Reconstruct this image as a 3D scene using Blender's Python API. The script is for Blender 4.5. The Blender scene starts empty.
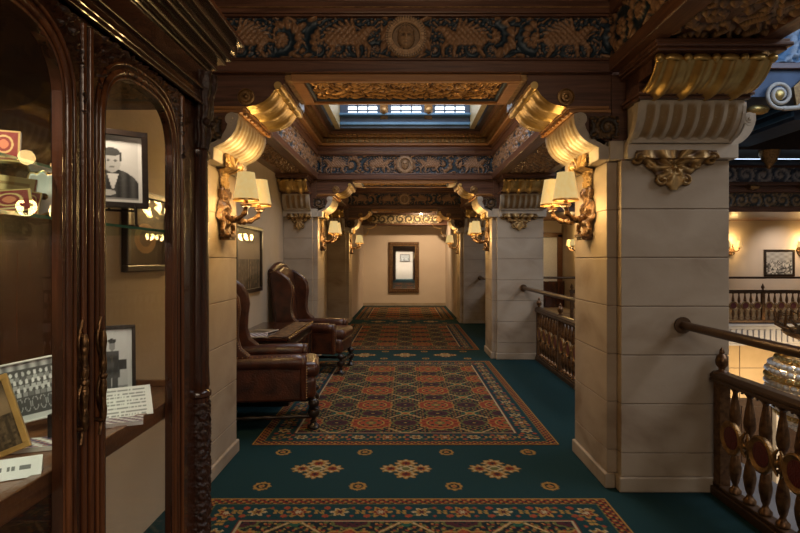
import bpy, bmesh, math, random
import numpy as np
from mathutils import Vector, Matrix
random.seed(7); rng = np.random.RandomState(11)
PI = math.pi
sc = bpy.context.scene
COL = sc.collection

# ------------------------------------------------------------------ camera
cam_d = bpy.data.cameras.new('camera'); cam = bpy.data.objects.new('camera', cam_d); COL.objects.link(cam)
cam.location = (-0.013, 0, 1.45); cam.rotation_euler = (PI/2, 0, 0)
cam_d.sensor_width = 36; cam_d.lens = 36*555/800
cam_d.shift_x = -0.005; cam_d.shift_y = -0.008
cam_d.clip_start = 0.05; cam_d.clip_end = 200
sc.camera = cam
# ------------------------------------------------------------------ world and exposure
sc.view_settings.view_transform = 'Standard'; sc.view_settings.look = 'None'
sc.view_settings.gamma = 1.0; sc.view_settings.exposure = 0.0
sc.view_settings.use_curve_mapping = False
w = bpy.data.worlds.new('sky'); sc.world = w; w.use_nodes = True
bg = w.node_tree.nodes['Background']; bg.inputs[0].default_value = (0.60, 0.78, 1.0, 1); bg.inputs[1].default_value = 2.2
sc.cycles.use_denoising = True
sc.cycles.max_bounces = 8; sc.cycles.diffuse_bounces = 4; sc.cycles.glossy_bounces = 4
sc.cycles.transparent_max_bounces = 12; sc.cycles.sample_clamp_indirect = 4.0

def area(name, loc, rot, sx, sy, energy, col):
    l = bpy.data.lights.new(name, 'AREA'); l.shape = 'RECTANGLE'; l.size = sx; l.size_y = sy
    l.energy = energy; l.color = col
    o = bpy.data.objects.new(name, l); COL.objects.link(o); o.location = loc; o.rotation_euler = rot
    return o
# daylight that falls through the atrium skylight, and the lit lantern over the corridor
area('atrium_skylight_light', (6.2, 1.2, 6.0), (0, math.radians(12), 0), 5.0, 7.0, 560, (0.92, 0.94, 1.0))
area('atrium_far_skylight_light', (7.4, 7.4, 6.0), (math.radians(25), 0, 0), 4.5, 2.5, 150, (0.45, 0.65, 1.0))
area('lantern_daylight', (0, 6.3, 3.98), (0, 0, 0), 1.5, 2.4, 55, (0.85, 0.9, 1.0))
area('entrance_ambient_light', (0.9, -3.0, 2.9), (math.radians(62), 0, 0), 2.6, 0.8, 50, (1.0, 0.80, 0.60))  # warm ambient lamp behind the camera; no window is built there
for i_, y_, e_ in ((0, 1.6, 9), (1, 6.0, 16), (2, 10.7, 14)): area('bay_fill_uplight', (0, y_, 2.25), (math.radians(180), 0, 0), 1.2, 1.6, e_, (1.0, 0.70, 0.40))  # added warm fill aimed up at the ceiling bays; no fittings there
def spot(name, loc, rot, energy, col, ang=80, rad=0.05):
    l = bpy.data.lights.new(name, 'SPOT'); l.energy = energy; l.color = col; l.spot_size = math.radians(ang); l.spot_blend = 0.9; l.shadow_soft_size = rad
    o = bpy.data.objects.new(name, l); COL.objects.link(o); o.location = loc; o.rotation_euler = rot
    return o
spot('end_bay_downlight', (0.55, 15.7, 2.95), (math.radians(38), 0, 0), 230, (1.0, 0.72, 0.44), 125)
spot('gallery_picture_downlight', (11.7, 15.9, 2.6), (math.radians(45), 0, 0), 130, (1.0, 0.85, 0.7), 90)
spot('gallery_door_downlight', (3.9, 15.6, 2.7), (math.radians(45), 0, 0), 130, (1.0, 0.78, 0.5), 90)
spot('lobby_downlight', (9.5, 9.5, -0.6), (math.radians(48), 0, 0), 900, (1.0, 0.70, 0.36), 130)
spot('lobby_wall_downlight', (6.5, 10.5, -0.6), (math.radians(40), 0, 0), 600, (1.0, 0.70, 0.36), 130)
spot('picture_wall_downlight', (0, -6.0, 2.9), (math.radians(-20), 0, 0), 900, (1.0, 0.95, 0.85), 110)

# ------------------------------------------------------------------ materials
def new_mat(name):
    m = bpy.data.materials.new(name); m.use_nodes = True
    nt = m.node_tree; return m, nt, nt.nodes['Principled BSDF']
def N(nt, t, **k):
    n = nt.nodes.new(t)
    for a, v in k.items():
        if a in n.inputs.keys(): n.inputs[a].default_value = v
        else: setattr(n, a, v)
    return n
def ramp(nt, stops):
    r = nt.nodes.new('ShaderNodeValToRGB'); e = r.color_ramp.elements
    while len(e) < len(stops): e.new(0.5)
    for i, (p, c) in enumerate(stops):
        e[i].position = p; e[i].color = (c[0], c[1], c[2], 1)
    return r
def basic(name, stops, scale=(6, 6, 6), nscale=3.0, detail=6, rough=0.5, metal=0.0, bump=0.0, bscale=60, distort=0.0, spec=0.5, coat=0.0):
    m, nt, b = new_mat(name); L = nt.links
    tc = N(nt, 'ShaderNodeTexCoord'); mp = N(nt, 'ShaderNodeMapping'); mp.inputs['Scale'].default_value = scale
    L.new(tc.outputs['Object'], mp.inputs['Vector'])
    n = N(nt, 'ShaderNodeTexNoise'); n.inputs['Scale'].default_value = nscale; n.inputs['Detail'].default_value = detail; n.inputs['Distortion'].default_value = distort
    L.new(mp.outputs[0], n.inputs['Vector'])
    r = ramp(nt, stops); L.new(n.outputs['Fac'], r.inputs[0]); L.new(r.outputs[0], b.inputs['Base Color'])
    b.inputs['Roughness'].default_value = rough; b.inputs['Metallic'].default_value = metal
    b.inputs['Specular IOR Level'].default_value = spec; b.inputs['Coat Weight'].default_value = coat
    if bump:
        n2 = N(nt, 'ShaderNodeTexNoise'); n2.inputs['Scale'].default_value = bscale; n2.inputs['Detail'].default_value = 4
        L.new(tc.outputs['Object'], n2.inputs['Vector'])
        bp = N(nt, 'ShaderNodeBump'); bp.inputs['Strength'].default_value = bump; bp.inputs['Distance'].default_value = 0.01
        L.new(n2.outputs['Fac'], bp.inputs['Height']); L.new(bp.outputs[0], b.inputs['Normal'])
    return m
def wood(name, dark, light, axis='x', rough=0.35, coat=0.2):
    s = {'x': (0.8, 14, 14), 'y': (14, 0.8, 14), 'z': (14, 14, 0.8)}[axis]
    return basic(name, [(0.3, dark), (0.7, light)], s, 2.2, 8, rough, 0, 0.12, 90, 1.2, 0.5, coat)
def attr_mat(name, rough=0.6, metal=0.0, noise=0.0, nscale=300, spec=0.4, bump=0.0, metal_from_alpha=False):
    m, nt, b = new_mat(name); L = nt.links
    a = N(nt, 'ShaderNodeAttribute'); a.attribute_name = 'Col'
    out = a.outputs['Color']
    if noise:
        tc = N(nt, 'ShaderNodeTexCoord'); n = N(nt, 'ShaderNodeTexNoise'); n.inputs['Scale'].default_value = nscale; n.inputs['Detail'].default_value = 3
        L.new(tc.outputs['Object'], n.inputs['Vector'])
        mr = N(nt, 'ShaderNodeMapRange'); mr.inputs['To Min'].default_value = 1-noise; mr.inputs['To Max'].default_value = 1+noise
        L.new(n.outputs['Fac'], mr.inputs['Value'])
        mx = N(nt, 'ShaderNodeVectorMath', operation='SCALE'); L.new(out, mx.inputs[0]); L.new(mr.outputs[0], mx.inputs['Scale']); out = mx.outputs[0]
        if bump:
            bp = N(nt, 'ShaderNodeBump'); bp.inputs['Strength'].default_value = bump; bp.inputs['Distance'].default_value = 0.005
            L.new(n.outputs['Fac'], bp.inputs['Height']); L.new(bp.outputs[0], b.inputs['Normal'])
    L.new(out, b.inputs['Base Color'])
    b.inputs['Roughness'].default_value = rough; b.inputs['Metallic'].default_value = metal; b.inputs['Specular IOR Level'].default_value = spec
    if metal_from_alpha: L.new(a.outputs['Alpha'], b.inputs['Metallic'])
    return m
def emit(name, col, s):
    m, nt, b = new_mat(name)
    b.inputs['Base Color'].default_value = (*col, 1); b.inputs['Emission Color'].default_value = (*col, 1); b.inputs['Emission Strength'].default_value = s
    return m
def glass_mat(name, tint=(1, 1, 1), refl=1.0, base=0.05):
    m, nt, b = new_mat(name); L = nt.links; nt.nodes.remove(b)
    o = nt.nodes['Material Output']
    t = N(nt, 'ShaderNodeBsdfTransparent'); t.inputs[0].default_value = (*tint, 1)
    g = N(nt, 'ShaderNodeBsdfGlossy'); g.inputs['Roughness'].default_value = 0.0; g.inputs[0].default_value = (refl, refl, refl, 1)
    lw = N(nt, 'ShaderNodeFresnel'); lw.inputs['IOR'].default_value = 1.6
    ge = N(nt, 'ShaderNodeNewGeometry'); fr = N(nt, 'ShaderNodeMath', operation='SUBTRACT'); fr.inputs[0].default_value = 1.0; L.new(ge.outputs['Backfacing'], fr.inputs[1])
    fr2 = N(nt, 'ShaderNodeMath', operation='MULTIPLY'); fr2.inputs[1].default_value = refl*.45; L.new(fr.outputs[0], fr2.inputs[0])
    fm = N(nt, 'ShaderNodeMath', operation='MULTIPLY'); L.new(lw.outputs[0], fm.inputs[0]); L.new(fr2.outputs[0], fm.inputs[1])
    mx = N(nt, 'ShaderNodeMixShader'); L.new(fm.outputs[0], mx.inputs[0]); L.new(t.outputs[0], mx.inputs[1]); L.new(g.outputs[0], mx.inputs[2])
    L.new(mx.outputs[0], o.inputs[0]); return m
M = {}
M['wood_x'] = wood('walnut beam', (0.060, 0.023, 0.013), (0.175, 0.078, 0.044), 'x')
M['wood_y'] = wood('walnut beam along', (0.065, 0.024, 0.012), (0.185, 0.078, 0.036), 'y')
M['cab'] = wood('polished mahogany', (0.020, 0.0068, 0.0036), (0.088, 0.028, 0.011), 'z', 0.22, 0.5)
M['cab_y'] = wood('polished mahogany rail', (0.020, 0.0068, 0.0036), (0.088, 0.028, 0.011), 'y', 0.22, 0.5)
M['cab_trim'] = wood('mahogany moulding', (0.06, 0.019, 0.007), (0.22, 0.075, 0.024), 'z', 0.22, 0.4)  # orange highlights of the polished mouldings put into a lighter base colour
M['shelf_wood'] = wood('shelf board', (0.09, 0.032, 0.012), (0.20, 0.08, 0.03), 'y', 0.3, 0.3)
M['frame_gold'] = wood('gilded oak frame', (0.28, 0.12, 0.035), (0.42, 0.20, 0.065), 'x', 0.4, 0.1)
M['stone'] = basic('limestone', [(0.28, (0.24, 0.170, 0.110)), (0.46, (0.38, 0.300, 0.215)), (0.72, (0.46, 0.375, 0.280))], (1.3, 1.3, 2.2), 1.3, 10, 0.6, 0, 0.10, 25, 0.5, 0.3)
M['mortar'] = basic('mortar', [(0.3, (0.20, 0.15, 0.11)), (0.7, (0.26, 0.20, 0.15))], rough=0.9)
M['cream_stone'] = basic('carved cream stone', [(0.3, (0.44, 0.37, 0.29)), (0.7, (0.58, 0.50, 0.39))], (3, 3, 3), 3, 6, 0.5, 0, 0.1, 40, 0.5, 0.35)
M['flute'] = basic('bronzed flute', [(0.3, (0.20, 0.12, 0.05)), (0.7, (0.34, 0.21, 0.10))], rough=0.45, metal=0.3)
M['gold'] = basic('gilding', [(0.25, (0.42, 0.26, 0.08)), (0.5, (0.60, 0.40, 0.13)), (0.8, (0.70, 0.50, 0.20))], (3, 3, 3), 4, 5, 0.36, 0.8, 0.12, 40, 0.0)
M['old_gold'] = basic('aged gilding', [(0.3, (0.16, 0.085, 0.035)), (0.6, (0.36, 0.21, 0.08))], (4, 4, 4), 6, 6, 0.42, 0.7, 0.3, 60)
M['bronze'] = basic('dark bronze', [(0.3, (0.07, 0.035, 0.018)), (0.65, (0.26, 0.14, 0.06))], (8, 8, 8), 6, 6, 0.34, 0.85, 0.4, 80)
M['dark_bronze'] = basic('antique bronze frame', [(0.3, (0.05, 0.026, 0.014)), (0.65, (0.20, 0.11, 0.05))], (8, 8, 8), 6, 6, 0.45, 0.3, 0.5, 60)
M['sconce'] = basic('sconce bronze', [(0.3, (0.035, 0.018, 0.010)), (0.55, (0.15, 0.080, 0.038)), (0.8, (0.34, 0.20, 0.10))], (9, 9, 9), 6, 6, 0.36, 0.6, 0.5, 90)
M['olive_cove'] = basic('olive gilt cove', [(0.3, (0.26, 0.21, 0.11)), (0.7, (0.38, 0.31, 0.17))], rough=0.45)
M['rail'] = basic('brown handrail', [(0.3, (0.075, 0.040, 0.020)), (0.7, (0.12, 0.066, 0.034))], (1, 1, 1), 4, 5, 0.35, 0.5, 0.1, 60)
M['baluster'] = basic('bronzed baluster', [(0.3, (0.07, 0.032, 0.015)), (0.7, (0.22, 0.115, 0.048))], (4, 4, 4), 8, 5, 0.35, 0.65, 0.2, 60)
M['red_disc'] = basic('oxblood enamel', [(0.3, (0.075, 0.008, 0.008)), (0.7, (0.13, 0.016, 0.014))], (9, 9, 9), 8, 5, 0.4, 0.0, 0.4, 90)
M['relief'] = attr_mat('painted carving', 0.42, 0.10, 0.45, 70, 0.5)
M['relief_gold'] = attr_mat('gilded carving', 0.38, 0.45, 0.3, 60, 0.5)
M['plaster'] = basic('warm plaster', [(0.3, (0.47, 0.37, 0.25)), (0.7, (0.58, 0.465, 0.33))], (1, 1, 1), 1.5, 7, 0.8, 0, 0.08, 20)
M['plaster_pink'] = basic('cream plaster', [(0.3, (0.55, 0.45, 0.36)), (0.7, (0.62, 0.52, 0.42))], (1, 1, 1), 1.2, 6, 0.8)
M['dark_paint'] = basic('dark ceiling boards', [(0.3, (0.020, 0.011, 0.008)), (0.7, (0.045, 0.024, 0.016))], (8, 1, 8), 2, 6, 0.5)
M['blue_paint'] = basic('slate blue painted timber', [(0.3, (0.03, 0.05, 0.09)), (0.7, (0.055, 0.085, 0.14))], (2, 2, 2), 2, 6, 0.5)
M['blue_bright'] = basic('blue painted moulding', [(0.3, (0.06, 0.15, 0.27)), (0.7, (0.09, 0.22, 0.38))], (2, 2, 2), 2, 6, 0.4)
M['carpet'] = attr_mat('woven carpet', 0.95, 0, 0.55, 150, 0.1, 0.5)
M['print'] = attr_mat('printed picture', 0.5, 0, 0, 1, 0.3)
M['leather'] = basic('oxblood leather', [(0.3, (0.024, 0.007, 0.004)), (0.7, (0.095, 0.026, 0.010))], (3, 3, 3), 3, 6, 0.30, 0, 0.35, 70, 0.5, 0.6, 0.15)
M['nail'] = basic('brass nailhead', [(0.3, (0.4, 0.25, 0.1)), (0.7, (0.6, 0.4, 0.18))], rough=0.3, metal=0.9)
M['black_wood'] = basic('ebonised wood', [(0.3, (0.012, 0.008, 0.006)), (0.7, (0.03, 0.018, 0.012))], rough=0.3)
M['shade'] = None
M['glass'] = glass_mat('clear glass', (0.97, 0.965, 0.955))
M['glass_shelf'] = glass_mat('green edged glass shelf', (0.80, 0.93, 0.88))
M['glass_edge'] = basic('green glass edge', [(0.3, (0.04, 0.20, 0.15)), (0.7, (0.07, 0.30, 0.23))], rough=0.1)
M['white'] = basic('white card', [(0.3, (0.72, 0.70, 0.66)), (0.7, (0.80, 0.78, 0.74))], rough=0.7)
M['grey_stone'] = basic('grey floor stone', [(0.3, (0.16, 0.15, 0.15)), (0.7, (0.26, 0.245, 0.24))], (1, 1, 1), 3, 6, 0.4)
M['white_stone'] = basic('white marble', [(0.3, (0.50, 0.47, 0.44)), (0.7, (0.62, 0.59, 0.55))], (1, 1, 1), 3, 6, 0.4)
M['mirror'] = basic('mirror glass', [(0.3, (0.85, 0.84, 0.80)), (0.7, (0.87, 0.86, 0.82))], rough=0.02, metal=1.0)
M['pane'] = emit('daylit pane', (0.80, 0.90, 1.0), 2.6)
m, nt, b = new_mat('parchment lamp shade')
b.inputs['Base Color'].default_value = (0.36, 0.24, 0.10, 1); b.inputs['Roughness'].default_value = 0.8
tc = N(nt, 'ShaderNodeTexCoord'); wv = N(nt, 'ShaderNodeTexNoise'); wv.inputs['Scale'].default_value = 40
nt.links.new(tc.outputs['Object'], wv.inputs['Vector'])
r = ramp(nt, [(0.3, (1.0, 0.68, 0.24)), (0.7, (1.0, 0.75, 0.32))]); nt.links.new(wv.outputs[0], r.inputs[0]); nt.links.new(r.outputs[0], b.inputs['Emission Color'])
b.inputs['Emission Strength'].default_value = 0.58
M['shade'] = m
M['bulb'] = emit('glowing bulb', (1.0, 0.68, 0.34), 5)
M['bead'] = basic('crystal bead', [(0.3, (0.75, 0.68, 0.55)), (0.7, (0.9, 0.82, 0.7))], rough=0.08, spec=1.0)

# ------------------------------------------------------------------ mesh helpers
class MB:
    def __init__(s): s.v = []; s.f = []; s.c = []
    def add(s, vs, fs, M_=None, col=None):
        o = len(s.v)
        for p in vs:
            if M_ is not None: q = M_ @ Vector(p); s.v.append((q.x, q.y, q.z))
            else: s.v.append(tuple(p))
        s.f += [tuple(i+o for i in f) for f in fs]
        s.c += [(col if col else (1, 1, 1))]*len(vs)
        return s
    def box(s, x0, x1, y0, y1, z0, z1, M_=None, col=None):
        vs = [(x, y, z) for x in (x0, x1) for y in (y0, y1) for z in (z0, z1)]
        return s.add(vs, [(0, 1, 3, 2), (4, 6, 7, 5), (0, 4, 5, 1), (2, 3, 7, 6), (0, 2, 6, 4), (1, 5, 7, 3)], M_, col)
    def lathe(s, prof, n=16, M_=None, cap=True):
        vs = []; fs = []
        for r_, z in prof:
            for k in range(n): a = 2*PI*k/n; vs.append((r_*math.cos(a), r_*math.sin(a), z))
        for i in range(len(prof)-1):
            for k in range(n):
                k2 = (k+1) % n; fs.append((i*n+k, i*n+k2, (i+1)*n+k2, (i+1)*n+k))
        if cap: fs.append(tuple(range(n))[::-1]); fs.append(tuple((len(prof)-1)*n+k for k in range(n)))
        return s.add(vs, fs, M_)
    def tube(s, pts, rad, n=10, M_=None):
        pts = [Vector(p) for p in pts]; vs = []; fs = []
        R_ = rad if hasattr(rad, '__len__') else [rad]*len(pts)
        up = None
        for i, p in enumerate(pts):
            t = (pts[min(i+1, len(pts)-1)]-pts[max(i-1, 0)]).normalized()
            if up is None:
                up = Vector((0, 0, 1)) if abs(t.z) < .9 else Vector((1, 0, 0))
            a = t.cross(up).normalized(); bb = a.cross(t).normalized(); up = bb
            for k in range(n):
                an = 2*PI*k/n; q = p+(a*math.cos(an)+bb*math.sin(an))*R_[i]; vs.append(tuple(q))
        for i in range(len(pts)-1):
            for k in range(n):
                k2 = (k+1) % n; fs.append((i*n+k, i*n+k2, (i+1)*n+k2, (i+1)*n+k))
        fs.append(tuple(range(n))[::-1]); fs.append(tuple((len(pts)-1)*n+k for k in range(n)))
        return s.add(vs, fs, M_)
    def prism(s, poly, axis, a0, a1, M_=None):
        def P(p, a): return {'y': (p[0], a, p[1]), 'x': (a, p[0], p[1]), 'z': (p[0], p[1], a)}[axis]
        n = len(poly); vs = [P(p, a0) for p in poly]+[P(p, a1) for p in poly]
        fs = [tuple(range(n))[::-1], tuple(range(n, 2*n))]+[(i, (i+1) % n, n+(i+1) % n, n+i) for i in range(n)]
        return s.add(vs, fs, M_)
    def ball(s, c, r_, n=10, m_=6, sx=1, sy=1, sz=1, M_=None):
        prof = [(max(1e-4, r_*math.sin(PI*i/m_)), -r_*math.cos(PI*i/m_)) for i in range(m_+1)]
        T = Matrix.Translation(c) @ Matrix.Diagonal((sx, sy, sz, 1))
        if M_ is not None: T = M_ @ T
        return s.lathe(prof, n, T, True)
    def grid(s, P, C_=None, mask=None, flip=False):
        n, m_ = P.shape[:2]; o = len(s.v)
        s.v += [tuple(p) for p in P.reshape(-1, 3).tolist()]
        s.c += ([tuple(c) for c in C_.reshape(-1, 3).tolist()] if C_ is not None else [(1, 1, 1)]*(n*m_))
        for i in range(n-1):
            for j in range(m_-1):
                if mask is not None and not (mask[i, j] and mask[i+1, j] and mask[i, j+1] and mask[i+1, j+1]): continue
                a = o+i*m_+j; q = (a, a+1, a+m_+1, a+m_)
                s.f.append(q[::-1] if flip else q)
        return s
    def build(s, name, mat, parent=None, smooth=None, bevel=0, seg=2, sub=0, color=False, fix=True, origin=None, mat2=None, m2=None):
        off = Vector(parent_world(parent)) if parent else (Vector(origin) if origin else Vector((0, 0, 0)))
        me = bpy.data.meshes.new(name)
        me.from_pydata([(p[0]-off.x, p[1]-off.y, p[2]-off.z) for p in s.v], [], s.f)
        if color:
            ca = me.color_attributes.new('Col', 'FLOAT_COLOR', 'POINT')
            a = np.ones((len(s.v), 4), dtype=np.float32); a[:, :3] = np.array(s.c, dtype=np.float32); ca.data.foreach_set('color', a.ravel())
        if fix:
            bm = bmesh.new(); bm.from_mesh(me); bmesh.ops.recalc_face_normals(bm, faces=bm.faces); bm.to_mesh(me); bm.free()
        me.materials.append(mat)
        if mat2: me.materials.append(mat2); [setattr(me.polygons[i], 'material_index', 1) for i in m2]
        if smooth is not None:
            me.shade_smooth()
            if smooth < 180: me.set_sharp_from_angle(angle=math.radians(smooth))
        o = bpy.data.objects.new(name, me); COL.objects.link(o)
        if parent: o.parent = parent
        else: o.location = off
        if bevel:
            md = o.modifiers.new('bevel', 'BEVEL'); md.width = bevel; md.segments = seg; md.limit_method = 'ANGLE'; md.angle_limit = math.radians(35)
        if sub:
            md = o.modifiers.new('sub', 'SUBSURF'); md.levels = sub; md.render_levels = sub
        return o
def parent_world(p):
    v = Vector(p.location)
    return v+(parent_world(p.parent) if p.parent else Vector((0, 0, 0)))
def thing(name, label, cat, loc=(0, 0, 0), group=None, rz=0):
    o = bpy.data.objects.new(name, None); COL.objects.link(o); o.location = loc; o.rotation_euler = (0, 0, rz)
    o.empty_display_size = 0.1; o['label'] = label; o['category'] = cat
    if group: o['group'] = group
    return o
def tag(o, label, cat, group=None):
    o['label'] = label; o['category'] = cat
    if group: o['group'] = group
    return o
def struct(o): o['kind'] = 'structure'; return o
def dup(root, dloc, label, rz=None, scale=None, group=None, loc=None):
    r_ = root.copy(); COL.objects.link(r_)
    r_.location = Vector(loc) if loc is not None else Vector(root.location)+Vector(dloc)
    if rz is not None: r_.rotation_euler = (0, 0, rz)
    if scale: r_.scale = scale
    r_['label'] = label
    if group: r_['group'] = group
    def kids(src, dst):
        for ch in src.children:
            c = ch.copy(); COL.objects.link(c); c.parent = dst; kids(ch, c)
    kids(root, r_)
    return r_
def T(x, y, z): return Matrix.Translation((x, y, z))
def RX(a): return Matrix.Rotation(a, 4, 'X')
def RY(a): return Matrix.Rotation(a, 4, 'Y')
def RZ(a): return Matrix.Rotation(a, 4, 'Z')
def sstep(a, b_, x): t = np.clip((x-a)/(b_-a), 0, 1); return t*t*(3-2*t)
def lerp3(a, b_, t): return np.array(a)[None, None, :]*(1-t[..., None])+np.array(b_)[None, None, :]*t[..., None]

# ------------------------------------------------------------------ carving
def scrolls(U, V, H, seed=0, per=1.05):
    u = U/H/per; v = (V/H-.5)/per
    i = np.floor(u); cu = u-i-.5; s = np.where(i % 2 == 0, 1., -1.)
    vv = v*s; r_ = np.hypot(cu, vv)/.47; th = np.arctan2(vv, cu)
    arm = np.cos(th-5.2*np.log(r_+.06))
    h = np.clip(arm*.5+.5, 0, 1)**1.3*(r_ < 1.02)*(.72+.28*np.cos(11*th+9*r_))
    ros = (.75+.25*np.cos(6*th))*(r_ < .30)
    h = np.maximum(h, ros*np.clip(1.25-r_*2.5, 0, 1)**.5)
    out = np.abs(np.sin(9.5*u+2.2*np.sin(8*v*s)+seed))*np.abs(np.cos(10*v*s+1.7*np.sin(6*u)))
    h = np.maximum(h, np.clip(out*1.15-.15, 0, 1)*(r_ > .98))
    return np.clip(h, 0, 1)
def cap_sdf(X, Z, a, b_, r1, r2=None):
    r2 = r1 if r2 is None else r2
    ax, az = a; bx, bz = b_; dx, dz = bx-ax, bz-az
    t = np.clip(((X-ax)*dx+(Z-az)*dz)/(dx*dx+dz*dz+1e-9), 0, 1)
    d = np.hypot(X-ax-t*dx, Z-az-t*dz); R_ = r1+(r2-r1)*t
    return np.sqrt(np.clip(1-(d/R_)**2, 0, 1))
def griffin(X, Z, s):
    # X from the animal's centre (facing +s), Z from mid height
    x = X*s; h = np.zeros_like(X)
    def c(a, b_, r1, r2=None, k=1.0):
        nonlocal h; h = np.maximum(h, k*cap_sdf(x, Z, a, b_, r1, r2))
    c((-.12, -.005), (.07, .0), .042, .05); c((.07, .0), (.115, .05), .045, .03)
    c((.115, .05), (.15, .062), .028, .018); c((.15, .06), (.175, .05), .014, .008)
    c((.09, -.02), (.13, -.06), .022, .014); c((.13, -.06), (.125, -.11), .013, .012)
    c((.05, -.03), (.06, -.11), .02, .012); c((-.11, -.02), (-.10, -.07), .032, .018); c((-.10, -.07), (-.13, -.112), .015, .012)
    c((-.13, .0), (-.19, -.02), .013, .01); c((-.19, -.02), (-.20, .05), .01, .018)
    for k in range(6):
        a = math.radians(100+k*14); c((.04, .02), (.04+.13*math.cos(a)*(1+.1*k), .02+.10*math.sin(a)), .013, .012, .9-.04*k)
    return h
BLUE = (0.008, 0.024, 0.040); RAISE = (0.28, 0.155, 0.08)
def relief(mb, u0, u1, H, depth, to3, res=0.006, ground=BLUE, raised=RAISE, fn=None, seed=0, thr=(.2, .5)):
    nu = max(8, int(abs(u1-u0)/res)); nv = max(8, int(H/res))
    u = np.linspace(u0, u1, nu); v = np.linspace(0, H, nv)
    U, V = np.meshgrid(u, v, indexing='ij')
    h = fn(U, V, H) if fn else scrolls(U, V, H, seed)
    P = to3(U, V, h*depth)
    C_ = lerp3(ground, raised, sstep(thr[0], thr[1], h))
    mb.grid(np.stack(P, -1), C_); return mb

# ------------------------------------------------------------------ setting: floor
W = 1.205; STRIPS = (3.86, 8.48, 13.10)
def palette(n):
    return {'teal': (0.011, 0.036, 0.040), 'dark': (0.012, 0.018, 0.020), 'red': (0.15, 0.024, 0.016), 'brick': (0.25, 0.055, 0.024),
            'gold': (0.30, 0.17, 0.045), 'cream': (0.38, 0.30, 0.17), 'olive': (0.10, 0.105, 0.035), 'plum': (0.06, 0.018, 0.022), 'green': (0.02, 0.08, 0.05)}[n]
def paint(C_, mask, n): C_[mask] = palette(n)
def floor_motifs(X, Y):
    C_ = np.empty(X.shape+(3,)); C_[:] = palette('teal')
    for yc in STRIPS:
        for xc in (-.617, 0, .617):
            dx = X-xc; dy = Y-yc; r_ = np.hypot(dx, dy)
            for px, py, rr in ((.105, 0, .066), (-.105, 0, .066), (0, .1, .07), (0, -.1, .07)):
                d = np.hypot(dx-px, dy-py); th = np.arctan2(dy-py, dx-px); lim = rr*(1+.18*np.cos(8*th))
                paint(C_, d < lim, 'gold'); paint(C_, (d < lim*.80) & (np.cos(8*th) > -.3), 'cream'); paint(C_, d < lim*.58, 'gold'); paint(C_, d < lim*.46, 'red'); paint(C_, d < lim*.18, 'dark')
            paint(C_, (np.abs(dx)+np.abs(dy)) < .062, 'cream'); paint(C_, r_ < .03, 'olive')
        for xc in (-.924, -.308, .308, .924):
            for oy in (-.30, .33):
                dx = X-xc; dy = Y-yc-oy; r_ = np.hypot(dx, dy*.85); th = np.arctan2(dy, dx)
                paint(C_, r_ < .054*(1+.06*np.cos(8*th)), 'gold'); paint(C_, r_ < .036, 'dark'); paint(C_, r_ < .020, 'gold'); paint(C_, r_ < .010, 'brick')
    return C_
xs = np.concatenate([[-1.85, -1.5, -1.25], np.arange(-1.2, 1.2001, .009), [1.3, 1.7, 2.0]])
ys = np.concatenate([[-7.2, -3, 0, 2, 3.3]]+[np.concatenate([np.arange(c-.42, c+.4201, .011), [c+1.0]]) for c in STRIPS]+[[15.5, 17.8]])
ys = np.unique(ys); X, Y = np.meshgrid(xs, ys, indexing='ij')
mb = MB(); mb.grid(np.stack([X, Y, np.zeros_like(X)], -1), floor_motifs(X, Y), flip=True)
fl = struct(mb.build('floor', M['carpet'], fix=False, color=True))
mb = MB(); mb.box(-1.85, 2.0, -7.2, 17.8, -.25, -.012)
struct(mb.build('trim_1', M['dark_paint']))
# stone ledge outside the balustrades, and the gallery floor across the atrium
mb = MB(); mb.box(2.0, 2.42, -3.0, 12.7, -.42, -.004); struct(mb.build('trim_2', M['grey_stone'], bevel=.01))
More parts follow.
